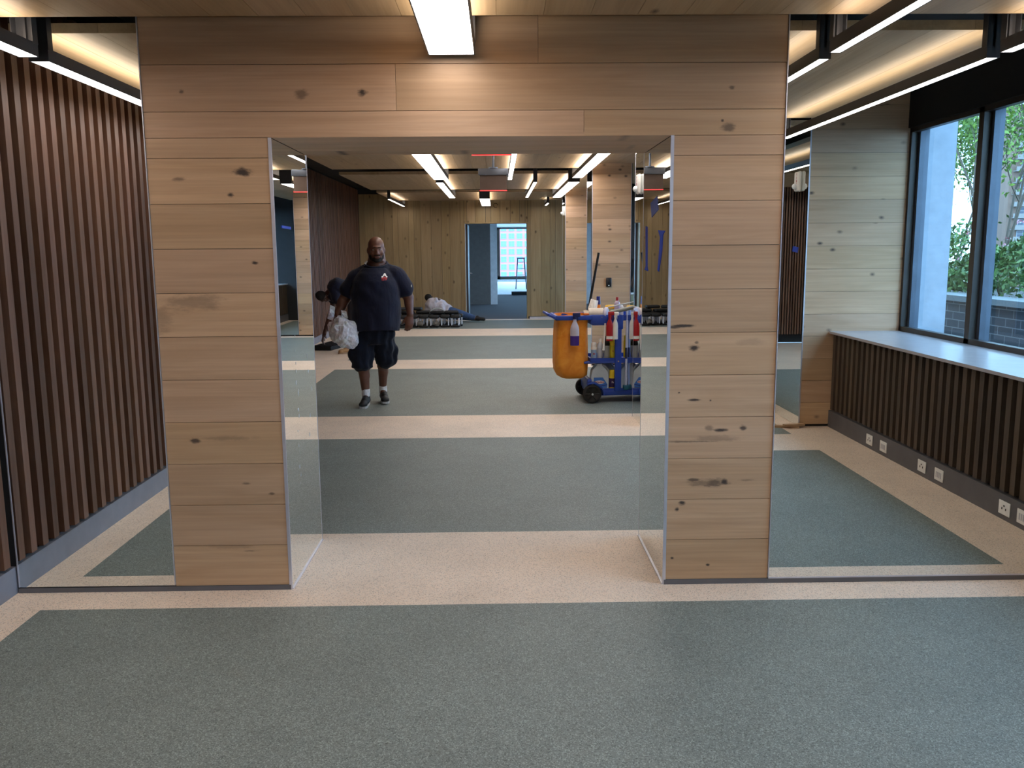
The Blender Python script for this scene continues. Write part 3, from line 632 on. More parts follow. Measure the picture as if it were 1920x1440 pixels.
facade('apartment_tower', (155, -222, -26), 42, 5, 63, plain('tan_brick', srgb(120, 96, 82), .8), 'tall tan apartment tower with balconies, seen in the mirror through the window', 7, 14, 3.2, 1.9, 5.6, 3.0, 138.5, -5, 1, M_FRAMEG, M_DKGL, True)
facade('office_block', (112, -240, -26), 30, 4, 42, plain('blue_curtain_wall', srgb(84, 118, 140), .3), 'low blue glass office block behind the mirrored tree', 8, 5, 3.0, 1.6, 3.6, 2.9, 99.5, -2, 1, M_FRAMEG, M_BLUEGL)
facade('brick_apartments', (6, 380, -26), 46, 20, 58, plain('pink_brick', srgb(196, 136, 134), .8), 'pinkish brick apartment block seen through the far doorway', 9, 10, 2.5, 2.4, 3.45, 3.3, -7.6, -13.2, -1, M_FRAMEG, plain('pale_blue_glass', srgb(110, 150, 180), .3))
# far room things
r = root('step_ladder', (1.0, 38, 0), 'dark folding step ladder standing on pale sheeting beyond the far doorway', 'ladder')
mt = plain('navy_fibreglass', srgb(30, 40, 70), .5)
for sx in (.79, 1.25):
    b = MB(); b.cyl((sx, 37.8, 0), (sx+(.09 if sx < 1 else -.09), 38.0, 1.3), .022, seg=6); b.build('rail', mt, r)
    b = MB(); b.cyl((sx+.02, 38.6, 0), (sx+(.1 if sx < 1 else -.1), 38.05, 1.3), .016, seg=6); b.build('back_leg', mt, r)
for k in range(4): b = MB(); z = .3+.28*k; b.box(.80+.07*z, 37.80+.15*z, z, 1.24-.07*z, 37.89+.15*z, z+.03); b.build('step', M_ALU, r)
b = MB(); b.box(.85, 37.92, 1.29, 1.19, 38.1, 1.34); b.build('top_cap', mt, r)
b = MB(); b.box(.52, 32.6, 0, 1.4, 33.0, .12); tag(b.build('carton', M_BLACK, bevel=.01), 'low black box on the floor edge beyond the far doorway', 'box')
from mathutils import noise as mnoise
# ---------------------------------------------------------------- soft bodies: union of tapered pieces, remeshed into one skin
def skin_mesh(mb, voxel=.008, smooth=6, mats=None, colfn=None):
    me = bpy.data.meshes.new('tmp'); me.from_pydata([Vector(v) for v in mb.v], [], mb.f); me.update()
    o = bpy.data.objects.new('tmp', me); C.objects.link(o)
    r = o.modifiers.new('r', 'REMESH'); r.mode = 'VOXEL'; r.voxel_size = voxel; r.use_smooth_shade = True
    s = o.modifiers.new('s', 'SMOOTH'); s.factor = .5; s.iterations = smooth
    bpy.context.view_layer.update()
    out = bpy.data.meshes.new_from_object(o.evaluated_get(bpy.context.evaluated_depsgraph_get()))
    bpy.data.objects.remove(o); bpy.data.meshes.remove(me)
    for p in out.polygons: p.use_smooth = True
    return out
def put(name, me, mat, parent, label=None):
    me.materials.clear(); me.materials.append(mat); o = bpy.data.objects.new(name, me); C.objects.link(o); me.name = name
    if parent: o.parent = parent
    if label: o['label'] = label
    return o
def cloth(name, col, wr=.5, scale=7, rough=.85, stretch=(1, 1, .45)):
    q = NT(name); oc = q.obj(); n = q.noise(q.mapv(oc, stretch), scale, 4, .55, .8)
    q.l(q.mix(q.ramp(n, [(.3, 0.), (.7, 1.)]), tuple(c*.7 for c in col), tuple(min(1, c*1.25) for c in col)), q.b.inputs['Base Color'])
    q.b.inputs['Roughness'].default_value = rough; q.b.inputs['Specular IOR Level'].default_value = .25
    q.b.inputs['Sheen Weight'].default_value = .1
    q.bump(n, wr, .03); return q.m
def skinmat(name, col):
    q = NT(name); n = q.noise(q.obj(), 18, 4)
    q.l(q.mix(q.ramp(n, [(.3, 0.), (.7, 1.)]), tuple(c*.85 for c in col), tuple(c*1.12 for c in col)), q.b.inputs['Base Color'])
    q.b.inputs['Roughness'].default_value = .42; q.b.inputs['Specular IOR Level'].default_value = .5; return q.m
M_SKIN = skinmat('brown_skin', srgb(104, 66, 50)); M_SKIN2 = skinmat('dark_brown_skin', srgb(74, 48, 40))
M_NAVYT = cloth('navy_tshirt', srgb(21, 24, 44)); M_NAVYS = cloth('navy_shorts', srgb(15, 21, 35), .5, 9)
M_SHOE = plain('black_shoe', srgb(26, 26, 28), .6); M_SOLE = plain('pale_sole', srgb(190, 190, 190), .6); M_SOCK = cloth('white_sock', srgb(225, 225, 225), .3, 20)
M_BEARD = plain('beard', (.008, .006, .005), .9); M_EYEW = plain('eye_white', (.6, .55, .5), .3); M_EYED = plain('eye_dark', (.01, .006, .004), .2); M_LIP = plain('lips', srgb(96, 52, 46), .5)
V = Vector
def hand(mb, w, palm_dir, across, s=1.0, curl=.6, thumb=1, flip=1):
    """w wrist, palm_dir along the hand, across towards the little finger side; fingers curl towards palm_dir x across"""
    w = V(w); d = V(palm_dir).normalized(); a = V(across).normalized(); n = d.cross(a).normalized()*flip
    mb.cap(w - d*.02*s, w + d*.075*s, .028*s, .036*s, (1.12, .6), side=a)
    base = w + d*.085*s
    for k, (off, L, r) in enumerate(((-.030, .072, .0095), (-.010, .080, .0098), (.011, .074, .0094), (.030, .058, .0085))):
        p = base + a*off*s; t = 0; q = p - d*.02*s
        for j, fr in enumerate((.45, .32, .23)):
            t += curl*(.6 if j == 0 else .9); dd = d*math.cos(t) + n*math.sin(t); e = q + dd*L*fr*s*(1.25 if j == 0 else 1); mb.cap(q, e, r*s*(1.12-.1*j), r*s*(1.02-.1*j), seg=10); q = e
    q = w + d*.02*s - a*.026*s*thumb
    dd = (d*.75 - a*.6*thumb + n*.25).normalized(); e = q + dd*.045*s; mb.cap(q, e, .014*s, .0115*s, seg=10); dd = (d*.9 - a*.2*thumb + n*.5).normalized(); mb.cap(e, e + dd*.032*s, .0112*s, .009*s, seg=10)
def head_prims(mb, c, s=1.0, R=None, beard=False):
    """c head centre; face looks along -y before R"""
    R = R or Quaternion(); T = lambda x, y, z: V(c) + R @ V((x*s, y*s, z*s)); E = lambda p, r, e=(0, 0, 0): mb.ell(T(*p), tuple(k*s for k in r), R @ __import__('mathutils').Euler(e).to_quaternion())
    E((0, .018, .038), (.078, .096, .086)); E((0, -.018, -.02), (.066, .078, .090)); E((0, -.03, -.068), (.052, .058, .042)); E((0, -.066, -.092), (.026, .024, .019))
    E((0, -.081, .030), (.050, .015, .010)); E((0, -.095, -.016), (.0125, .021, .024), (-.45, 0, 0)); E((0, -.102, -.032), (.018, .014, .012)); E((-.016, -.094, -.034), (.009, .010, .008)); E((.016, -.094, -.034), (.009, .010, .008))
    E((-.04, -.062, -.026), (.024, .024, .022)); E((.04, -.062, -.026), (.024, .024, .022)); E((0, -.086, -.060), (.026, .013, .007)); E((0, -.085, -.071), (.023, .013, .0075))
    E((-.079, .008, -.008), (.010, .020, .030), (0, 0, .3)); E((.079, .008, -.008), (.010, .020, .030), (0, 0, -.3))
    return T, R
def eyes(parent, T, R, s):
    for sx in (-1, 1):
        b = MB(); b.ell(T(sx*.029, -.0735, .004), (.0135*s, .010*s, .0075*s), R); o = b.build('eye', M_EYEW, parent, label=None)
        b = MB(); b.ell(T(sx*.029, -.0825, .004), (.0062*s, .0035*s, .0062*s), R); b.build('iris', M_EYED, o)
        b = MB(); b.cap(T(sx*.016, -.094, .030), T(sx*.042, -.084, .033), .0030*s, .0022*s); b.build('eyebrow', M_BEARD, parent)

# ================= the man walking towards the camera
P0 = V((-1.34, 9.33, 0))
man = root('person', P0, 'heavy set man in navy T-shirt and shorts walking towards the camera with a white bag', 'person')
w = lambda x, z, dy=0: V((x, 9.33+dy, z))
sk = MB()
HR = Quaternion((0, 0, 1), .22) @ Quaternion((1, 0, 0), .06)
T, R = head_prims(sk, (-1.274, 9.270, 1.668), 1.10, HR); sk.ell(T(0, .01, -.045), (.088, .085, .075)); sk.ell(T(0, -.015, -.075), (.074, .070, .045))
sk.cap(w(-1.285, 1.42), w(-1.278, 1.60), .112, .090); sk.ell(w(-1.272, 1.555, -.055), (.080, .055, .035)); sk.cap(w(-1.44, 1.37), w(-1.12, 1.38), .07, .07)
# arm with bag (picture left), arm hanging (picture right)
sk.cap(w(-1.50, 1.36), w(-1.635, 1.15, .0), .066, .062); sk.cap(w(-1.635, 1.15), w(-1.700, .995, -.07), .060, .040); sk.ell(w(-1.66, 1.10, -.03), (.056, .058, .08))
sk.cap(w(-1.07, 1.37), w(-.955, 1.16, .02), .066, .060); sk.cap(w(-.955, 1.16, .02), w(-.938, .985, -.02), .058, .036); sk.ell(w(-.952, 1.10, .005), (.05, .052, .08))
hand(sk, w(-1.702, .985, -.075), (.25, -.1, -1), (0, 1, 0), 1.1, .85, 1)
hand(sk, w(-.940, .975, -.02), (-.10, -.05, -1), (1, .30, 0), 1.18, .32, 1, -1)
# legs
sk.cap(w(-1.45, .60), w(-1.455, .40, -.03), .075, .068); sk.cap(w(-1.455, .42, -.03), w(-1.440, .12, -.01), .064, .040); sk.ell(w(-1.452, .33, .01), (.060, .066, .10))
sk.cap(w(-1.245, .60, .10), w(-1.265, .42, .12), .072, .066); sk.cap(w(-1.262, .44, .12), w(-1.285, .16, .22), .062, .040); sk.ell(w(-1.268, .36, .17), (.058, .062, .10))
sk.cap(w(-1.45, .75), w(-1.25, .75), .1, .1)
sk.cap(w(-1.440, .12, -.01), w(-1.44, .05, -.08), .036, .03); sk.cap(w(-1.285, .15, .22), w(-1.275, .07, .16), .036, .03)
me = skin_mesh(sk, .0075, 4)
for v in me.vertices: v.co -= P0
body = put('body', me, M_SKIN, man, label='brown skinned body with bald head')
eyes(man, T, R, 1.06)
b = MB()
for (p, r, e) in (((0, -.03, -.082), (.060, .065, .036), 0), ((0, -.070, -.098), (.036, .028, .020), 0), ((-.052, -.01, -.060), (.020, .046, .040), 0), ((.052, -.01, -.060), (.020, .046, .040), 0)):
    b.ell(T(*p), tuple(k*1.065 for k in r), R)
me = skin_mesh(b, .006, 2)
for v in me.vertices: v.co -= P0
put('beard', me, M_BEARD, man, label='short dark beard along the jaw')
b = MB(); b.cap(T(-.026, -.093, -.049), T(.026, -.093, -.049), .005, .005); b.build('moustache', M_BEARD, man)
b = MB(); b.cap(T(-.016, -.0985, -.0655), T(.016, -.0985, -.0655), .0065, .0065, (1, .8)); b.build('lips', M_LIP, man)
# shirt
b = MB()
b.lathe([(.236, .80), (.25, .88), (.262, 1.0), (.266, 1.12), (.256, 1.24), (.235, 1.34), (.19, 1.42), (.13, 1.48)], (-1.297, 9.285, 0), sy=.90, seg=36); b.ell(w(-1.30, 1.06, -.07), (.20, .22, .20)); b.cap(w(-1.46, 1.395), w(-1.10, 1.415), .092, .092); b.ell(w(-1.285, 1.465), (.175, .12, .065)); b.cap(w(-1.36, 1.50), w(-1.48, 1.42), .04, .06); b.cap(w(-1.20, 1.505), w(-1.08, 1.43), .04, .06)
b.cap(w(-1.49, 1.375), w(-1.585, 1.245), .10, .100, (1, 1)); b.cap(w(-1.075, 1.395), w(-.990, 1.255, .01), .10, .100)
me = skin_mesh(b, .009, 5)
rnd = random.Random(3)
for v in me.vertices:
    c = v.co; t = max(0, min(1, (1.2-c.z)/.4)); a = math.atan2(c.y-9.30, c.x+1.30)
    k = .016*(mnoise.noise(V((a*2.2, c.z*2.0, 3)))*t*1.6+mnoise.noise(V((c.x*7+c.z*6, c.y*7, c.z*5)))*.8)
    n = V((c.x+1.30, (c.y-9.30), 0)); n = n.normalized() if n.length > .05 else V((0, 0, 0)); v.co = c + n*k
    if c.z < .83: v.co.z = max(v.co.z, .805+.03*abs(math.sin(a*1.0-.2)))
shirt_bvh = BVHTree.FromPolygons([v.co.copy() for v in me.vertices], [list(p.vertices) for p in me.polygons])
for v in me.vertices: v.co -= P0
shirt = put('tshirt', me, M_NAVYT, man, label='loose navy T-shirt')
# cut the neck and sleeve ends a little darker with rims
def ringtube(c, ax, r, sy, t, mat, name, par, label=None):
    q = V((0, 0, 1)).rotation_difference(V(ax).normalized()); b = MB(); b.tube([V(c)+q @ V((r*math.cos(a), r*sy*math.sin(a), 0)) for a in [2*PI*k/28 for k in range(28)]], t, 6, closed=True); return b.build(name, mat, par, label=label)
ringtube(w(-1.281, 1.520, -.035), (0, -.35, 1), .118, .95, .011, M_NAVYT, 'collar', shirt)
b = MB(); b.tube([w(-1.398, 1.500, -.055), w(-1.392, 1.532, -.05), w(-1.375, 1.552, -.04)], [.010, .012, .008], 8); b.build('undershirt_collar', M_SOCK, man, label='pale collar showing at the neck')
b = MB(); b.cap(w(-1.58, 1.245), w(-1.606, 1.198), .0985, .097, (1, 1)); me = skin_mesh(b, .01, 1)
for v in me.vertices: v.co -= P0
def on_shirt(x, z):
    h = shirt_bvh.ray_cast(V((x, 8.5, z)), V((0, 1, 0))); return (h[0].y if h[0] else 9.1)-.003
def decal(polys, cx, cz, s, mat, name, label=None):
    b = MB()
    for poly in polys:
        # fan of small quads so that the print follows the cloth
        bm = bmesh.new(); vs = [bm.verts.new((x*s+cx, 0, z*s+cz)) for x, z in poly]; bm.faces.new(vs); bmesh.ops.triangulate(bm, faces=bm.faces[:]); bmesh.ops.subdivide_edges(bm, edges=bm.edges[:], cuts=2, use_grid_fill=True)
        bm.verts.index_update(); b.add([(v.co.x, on_shirt(v.co.x, v.co.z), v.co.z) for v in bm.verts], [[v.index for v in f.verts] for f in bm.faces]); bm.free()
    return b.build(name, mat, shirt, label=label)
lx, lz = -1.178, 1.395
decal([[(-.1, .5), (.02, .55), (.13, .5), (.42, -.1), (.52, -.02), (.5, -.16), (.3, -.22), (.18, .02), (.02, .12), (-.14, .02), (-.26, -.2), (-.5, -.2), (-.44, .06), (-.34, -.02)]], lx, lz, .058, M_OFFW, 'logo_peak', 'white peaked mark of the chest print')
decal([[(-.5, -.3), (-.2, -.22), (0, .0), (.2, -.22), (.5, -.3), (.46, -.46), (.1, -.40), (-.1, -.40), (-.46, -.5)], [(-.42, -.55), (-.36, -.55), (-.3, -.75), (-.38, -.75)], [(-.25, -.55), (-.02, -.52), (-.02, -.70), (-.22, -.72)], [(.05, -.52), (.2, -.52), (.18, -.70), (.05, -.70)], [(.26, -.5), (.42, -.5), (.38, -.68), (.26, -.7)]], lx, lz, .058, M_RED, 'logo_word', 'small red script of the chest print')
b = MB(); b.box(-.918, 9.27, 1.275, -.912, 9.29, 1.30); b.build('sleeve_tab', M_OFFW, shirt, label='tiny white tab on the sleeve')
# shorts
b = MB(); b.lathe([(.17, .67), (.222, .74), (.225, .84)], (-1.33, 9.33, 0), sy=.66, seg=28)
b.cap(w(-1.445, .72, 0), w(-1.468, .475, -.03), .118, .112, (1, 1.02)); b.cap(w(-1.245, .72, .03), w(-1.238, .495, .13), .118, .106, (1, 1.02))
b.lathe([(.112, .415), (.115, .55)], (-1.470, 9.305, 0), seg=24); b.lathe([(.10, .435), (.108, .56)], (-1.235, 9.43, 0), seg=24)
b.ell((-1.562, 9.30, .56), (.045, .08, .10)); b.ell((-1.135, 9.42, .56), (.05, .08, .10)); b.cap((-1.24, 9.36, .72), (-1.225, 9.42, .50), .125, .118); b.cap((-1.45, 9.33, .72), (-1.462, 9.31, .50), .125, .122)
me = skin_mesh(b, .009, 4)
for v in me.vertices:
    c = v.co; k = .007*math.sin(c.z*40+c.x*15)+.006*math.sin(c.x*60+c.y*40); v.co = c + V((k, -k*.6, 0)) - P0
put('shorts', me, M_NAVYS, man, label='long dark navy cargo shorts')
def shoe(par, ankle, toe, mat_, solem, s=1.0, off=P0):
    a, t = V(ankle), V(toe); d = (t-a); d.z = 0; d.normalize(); side = V((d.y, -d.x, 0)); gz = min(a.z, t.z)
    b = MB(); L = .29*s; heel = a - d*.07*s; 
    g = lambda f, x, z: heel + d*(f*L) + side*x*s + V((0, 0, z*s)) 
    b.cap(g(.16, 0, .055), g(.80, 0, .042), .040*s, .036*s, (1.15, .95), side=side); b.ell(g(.18, 0, .085), (.042*s, .042*s, .05*s)); b.ell(g(.84, 0, .038), (.046*s, .05*s, .034*s)); b.cap(g(.25, 0, .09), g(.6, 0, .06), .036*s, .036*s)
    m2 = skin_mesh(b, .007*s, 3)
    for v in m2.vertices: v.co -= off
    u = put('shoe', m2, mat_, par)
    b = MB(); pts = [(0.02, 0.0), (.02, .028), (.25, .036), (.55, .038), (.8, .048), (.98, .03), (1.0, 0), (.98, -.03), (.8, -.046), (.55, -.036), (.25, -.034), (.02, -.028)]
    n = len(pts); b.add([g(f, x, .0) for f, x in pts]+[g(f, x, .022) for f, x in pts], [list(range(n))[::-1], list(range(n, 2*n))]+[(i, (i+1) % n, n+(i+1) % n, n+i) for i in range(n)])
    b.build('sole', solem, u); 
    b = MB()
    for k in range(4): f = .34+.09*k; b.tube([g(f, -.022, .096-.02*k), g(f+.03, 0, .104-.02*k), g(f, .022, .096-.02*k)], .0035*s, 6)
    b.build('lace', mat_, u)
for (ax, ay, az), (tx, ty) in (((-1.440, 9.32, .0), (-1.45, 9.05)), ((-1.278, 9.55, .01), (-1.225, 9.3))):
    shoe(man, (ax, ay, az), (tx, ty, az), M_SHOE, M_SOLE, 1.02)
for c in ((-1.440, 9.315), (-1.284, 9.545)):
    b = MB(); b.lathe([(.043, .10), (.046, .14), (.044, .18)], (c[0], c[1], .0), seg=18); b.build('sock', M_SOCK, man, label='white ankle sock')
# the white bag in his hand
M_BAG = None
q = NT('white_bag_film'); n = q.noise(q.obj(), 16, 6, .6, 1.5); q.l(q.mix(q.ramp(n, [(.3, 0.), (.7, 1.)]), srgb(205, 205, 212), srgb(245, 245, 250)), q.b.inputs['Base Color']); q.b.inputs['Roughness'].default_value = .35; q.b.inputs['Subsurface Weight'].default_value = .15; q.bump(n, .8, .02); M_BAG = q.m
Bc = V((-1.615, 9.14, .81)); bag = root('plastic_bag', (Bc.x, Bc.y, .66), 'round stuffed white plastic bag held in the walking man\'s hand', 'bag')
b = MB(); b.ell(Bc, (.152, .13, .148)); b.ell(Bc+V((-.04, 0, .10)), (.07, .06, .07)); b.ell(Bc+V((.03, 0, -.06)), (.12, .11, .11)); b.cap(Bc+V((-.03, .01, .12)), w(-1.675, .955, -.11), .05, .022)
me = skin_mesh(b, .010, 2)
for v in me.vertices:
    d = (v.co-Bc); a = math.atan2(d.x, d.z); v.co += d.normalized()*(.028*mnoise.noise(v.co*14)+.016*mnoise.noise(v.co*34)); v.co -= V((Bc.x, Bc.y, .66))
put('bag_body', me, M_BAG, bag)
def crumple(name, pts, par, mat, label=None):
    b = MB(); n = len(pts); c = sum((V(p) for p in pts), V())/n + V((0, -.015, 0)); ring = [V(p) for p in pts]; mid = [(c+p)/2+V((random.gauss(0, .004), random.gauss(0, .012), random.gauss(0, .004))) for p in ring]
    b.add([c]+mid+ring, [(0, 1+i, 1+(i+1) % n) for i in range(n)]+[(1+i, 1+n+i, 1+n+(i+1) % n, 1+(i+1) % n) for i in range(n)], sm=False); o = b.build(name, mat, par, label=label); s = o.modifiers.new('t', 'SOLIDIFY'); s.thickness = .004; return o
crumple('bag_flap', [(-1.765, 9.2, 1.10), (-1.715, 9.19, 1.075), (-1.72, 9.19, 1.01), (-1.745, 9.2, .93), (-1.80, 9.2, .955), (-1.785, 9.2, 1.03)], bag, M_BAG, 'gathered handle flap above the hand')
crumple('bag_handle', [(-1.80, 9.2, .89), (-1.78, 9.18, .92), (-1.73, 9.17, .93), (-1.72, 9.18, .84), (-1.74, 9.2, .78), (-1.79, 9.2, .79)], bag, M_BAG, 'loose gathered bag corner')
crumple('bag_corner', [(-1.655, 9.2, 1.04), (-1.60, 9.2, 1.03), (-1.585, 9.2, .96), (-1.615, 9.18, .92), (-1.65, 9.17, .95)], bag, M_BAG, 'upright flap of the bag')
b = MB(); text_mb('EFI', .045, b, facing((-1.498, 9.085, .80), (.62, .55, .56), (-.45, .0, .9))); b.build('print', plain('blue_print', srgb(60, 70, 150), .5), bag, label='small blue printed mark')

# ================= the worker bending by the slat wall
P1 = V((-2.62, 14.5, 0))
bent = root('person', P1, 'worker in dark shirt and tan boots bending down beside the far slat wall', 'person')
sk = MB(); g = lambda x, z, y=14.5: V((x, y, z))
HR1 = Quaternion((0, 1, 0), -.9) @ Quaternion((1, 0, 0), .9) @ Quaternion((0, 0, 1), .35)
T1, R1 = head_prims(sk, (-2.875, 14.45, .915), 1.0, HR1)
sk.cap(g(-2.80, .97), g(-2.68, 1.06), .062, .075)
sk.cap(g(-2.68, 1.02, 14.38), g(-2.60, .76, 14.3), .055, .045); sk.cap(g(-2.60, .76, 14.3), g(-2.80, .40, 14.25), .044, .03); sk.cap(g(-2.72, 1.0, 14.66), g(-2.80, .70, 14.7), .052, .042); sk.cap(g(-2.80, .70, 14.7), g(-2.93, .26, 14.6), .042, .03)
hand(sk, g(-2.81, .39, 14.25), (-.35, -.1, -1), (0, 1, 0), 1.0, .5, 1); hand(sk, g(-2.935, .25, 14.6), (-.2, -.1, -1), (0, 1, 0), 1.0, .5, -1)
sk.cap(g(-2.68, 1.05), g(-2.40, .95), .12, .12)
sk.cap(g(-2.35, .88, 14.38), g(-2.38, .50, 14.28), .085, .07); sk.cap(g(-2.38, .50, 14.28), g(-2.40, .1, 14.25), .062, .045); sk.cap(g(-2.33, .88, 14.62), g(-2.28, .50, 14.66), .085, .07); sk.cap(g(-2.28, .50, 14.66), g(-2.30, .1, 14.72), .062, .045)
me = skin_mesh(sk, .010, 3)
for v in me.vertices: v.co -= P1
put('body', me, M_SKIN2, bent); eyes(bent, T1, R1, 1.0)
b = MB(); b.ell(T1(0, .022, .045), (.084, .10, .088), R1); b.ell(T1(0, .05, -.01), (.076, .07, .07), R1); b.build('hair', M_BEARD, bent)
b = MB(); b.ell(g(-2.62, 1.07), (.20, .215, .155), Quaternion((0, 1, 0), .25)); b.ell(g(-2.47, 1.02), (.18, .19, .15)); b.ell(g(-2.36, .93), (.13, .18, .13)); b.cap(g(-2.69, 1.04, 14.38), g(-2.63, .86, 14.32), .085, .075); b.cap(g(-2.71, 1.03, 14.63), g(-2.78, .85, 14.68), .082, .072); b.ell(g(-2.72, .93), (.09, .14, .1))
me = skin_mesh(b, .012, 4)
for v in me.vertices: v.co += V((.008*math.sin(v.co.z*40), 0, .008*math.sin(v.co.x*35))); v.co -= P1
put('shirt', me, M_NAVYT, bent, label='dark navy shirt')
M_TROU = cloth('dark_trousers', srgb(44, 42, 48), .5, 8)
b = MB(); b.cap(g(-2.36, .90, 14.4), g(-2.38, .50, 14.28), .115, .09); b.cap(g(-2.38, .5, 14.28), g(-2.40, .22, 14.25), .088, .075); b.cap(g(-2.33, .90, 14.6), g(-2.28, .5, 14.66), .115, .09); b.cap(g(-2.28, .5, 14.66), g(-2.30, .22, 14.72), .088, .075); b.ell(g(-2.31, .90), (.14, .19, .13))
me = skin_mesh(b, .012, 4)
for v in me.vertices: v.co -= P1
put('trousers', me, M_TROU, bent, label='dark trousers')
M_TAN = plain('tan_leather', srgb(168, 128, 84), .6); M_TANS = plain('tan_sole', srgb(150, 120, 90), .7)
shoe(bent, (-2.42, 14.26, .0), (-2.65, 14.14, 0), M_TAN, M_TANS, 1.0, P1); shoe(bent, (-2.30, 14.72, 0), (-2.52, 14.70, 0), M_TAN, M_TANS, 1.0, P1)
b = MB(); b.lathe([(.052, .07), (.056, .14), (.06, .22)], (-2.405, 14.26, 0), seg=16); b.build('boot_shaft', M_TAN, bent, label='tan boot upper'); b = MB(); b.lathe([(.052, .07), (.056, .14), (.06, .22)], (-2.30, 14.72, 0), seg=16); b.build('boot_shaft', M_TAN, bent)
b = MB(); Mx = Matrix.Translation((-2.86, 15.2, 0)) @ Matrix.Rotation(-.22, 4, 'Z')
b.rbox(-.16, -.55, 0, .16, .55, .07, .01, M=Mx)
for k in range(18): b.box(-.165, -.53+.06*k, .07, .165, -.505+.06*k, .082, M=Mx)
tag(b.build('ribbed_tray', M_BLACK), 'long black ribbed tray lying on the floor under the bending worker', 'tray')
b = MB(); b.rbox(-.12, -.4, 0, .12, .4, .03, .008, M=Matrix.Translation((-2.47, 15.5, 0)) @ Matrix.Rotation(-.3, 4, 'Z')); tag(b.build('grey_board', plain('grey_board', srgb(120, 125, 130), .5)), 'flat grey board on the floor beside the ribbed tray', 'board')

# ================= the worker lying on his side at the far wall
P2 = V((-1.3, 20.4, 0)); lie = root('person', P2, 'worker in pale T-shirt and jeans lying on his side against the far board wall', 'person')
g = lambda x, z, y=20.4: V((x, y, z)); sk = MB()
HR2 = Quaternion((0, 1, 0), -.8) @ Quaternion((0, 0, 1), PI*.9)
T2, R2_ = head_prims(sk, (-1.60, 20.55, .55), .98, HR2)
sk.cap(g(-1.56, .50, 20.5), g(-1.50, .42, 20.45), .06, .07); sk.cap(g(-1.50, .38), g(-1.15, .22), .13, .13)
sk.cap(g(-1.40, .52, 20.35), g(-1.22, .42, 20.5), .05, .042); sk.cap(g(-1.22, .42, 20.5), g(-1.42, .34, 20.75), .04, .03); hand(sk, g(-1.42, .34, 20.75), (-1, .2, -.2), (0, 1, 0), 1, .5)
sk.cap(g(-1.60, .3, 20.5), g(-1.72, .06, 20.55), .05, .04)
sk.cap(g(-1.12, .24, 20.35), g(-.80, .17, 20.3), .09, .065); sk.cap(g(-.80, .17, 20.3), g(-.52, .09, 20.3), .062, .045); sk.cap(g(-1.12, .17, 20.5), g(-.85, .1, 20.62), .09, .065); sk.cap(g(-.85, .1, 20.62), g(-.62, .08, 20.5), .06, .045)
me = skin_mesh(sk, .012, 3)
for v in me.vertices: v.co -= P2
put('body', me, M_SKIN2, lie)
b = MB(); b.ell(T2(0, .022, .04), (.082, .10, .088), R2_); b.ell(T2(0, .05, -.01), (.074, .07, .07), R2_); b.build('hair', M_BEARD, lie)
b = MB(); b.ell(g(-1.52, .37), (.19, .17, .21)); b.ell(g(-1.36, .32), (.22, .18, .20)); b.ell(g(-1.20, .26), (.16, .16, .17)); b.cap(g(-1.44, .50, 20.36), g(-1.28, .45, 20.46), .085, .07); b.ell(g(-1.62, .26), (.10, .14, .16))
me = skin_mesh(b, .013, 4)
for v in me.vertices: v.co += V((.008*math.sin(v.co.z*45+v.co.x*20), .008*math.sin(v.co.x*40), 0)); v.co -= P2
put('tshirt', me, cloth('pale_tshirt', srgb(200, 196, 205), .6, 8), lie, label='pale grey T-shirt')
b = MB(); b.cap(g(-1.12, .25, 20.35), g(-.80, .18, 20.3), .12, .085); b.cap(g(-.80, .18, 20.3), g(-.58, .11, 20.3), .082, .065); b.cap(g(-1.12, .17, 20.5), g(-.85, .11, 20.62), .12, .085); b.cap(g(-.85, .11, 20.62), g(-.66, .09, 20.52), .08, .065); b.ell(g(-1.14, .2, 20.42), (.13, .17, .16))
me = skin_mesh(b, .013, 4)
for v in me.vertices: v.co.z = max(v.co.z, .012); v.co -= P2
put('jeans', me, cloth('blue_jeans', srgb(62, 84, 120), .5, 10), lie, label='blue jeans')
for dx, yy, zz in ((-.50, 20.3, .02), (-.62, 20.5, 0)):
    b = MB(); b.cap((dx, yy, .07+zz), (dx+.17, yy-.06, .055+zz), .05, .042, (1, .9)); b.ell((dx+.02, yy, .10), (.045, .045, .06)); me = skin_mesh(b, .009, 2)
    for v in me.vertices: v.co -= P2
    put('shoe', me, M_SHOE, lie)
# ================= the worker half hidden behind the first far pier
P3 = V((1.985, 11.0, 0)); hid = root('person', P3, 'worker in black shirt and khaki trousers mostly hidden behind the mirrored pier edge', 'person')
g = lambda x, z, y=11.0: V((x, y, z)); sk = MB(); T3, R3 = head_prims(sk, (2.02, 10.95, 1.70), 1.0, Quaternion((0, 0, 1), 2.4))
sk.cap(g(2.0, 1.45), g(2.01, 1.6), .07, .06); sk.cap(g(1.82, 1.42), g(1.76, 1.15), .055, .045); sk.cap(g(1.76, 1.15), g(1.80, .92, 10.9), .043, .03); hand(sk, g(1.80, .92, 10.9), (.1, -.1, -1), (0, 1, 0), 1, .4)
sk.cap(g(2.16, 1.42), g(2.24, 1.15), .055, .045); sk.cap(g(2.24, 1.15), g(2.22, .92, 10.9), .043, .03); hand(sk, g(2.22, .92, 10.9), (-.1, -.1, -1), (0, 1, 0), 1, .4, -1); sk.cap(g(1.99, 1.4), g(1.99, 1.0), .15, .15)
for sx in (-.1, .1): sk.cap(g(1.99+sx, .9), g(1.99+sx*1.2, .5), .09, .06); sk.cap(g(1.99+sx*1.2, .5), g(1.99+sx*1.2, .1), .06, .04)
me = skin_mesh(sk, .011, 3)
for v in me.vertices: v.co -= P3
put('body', me, M_SKIN2, hid)
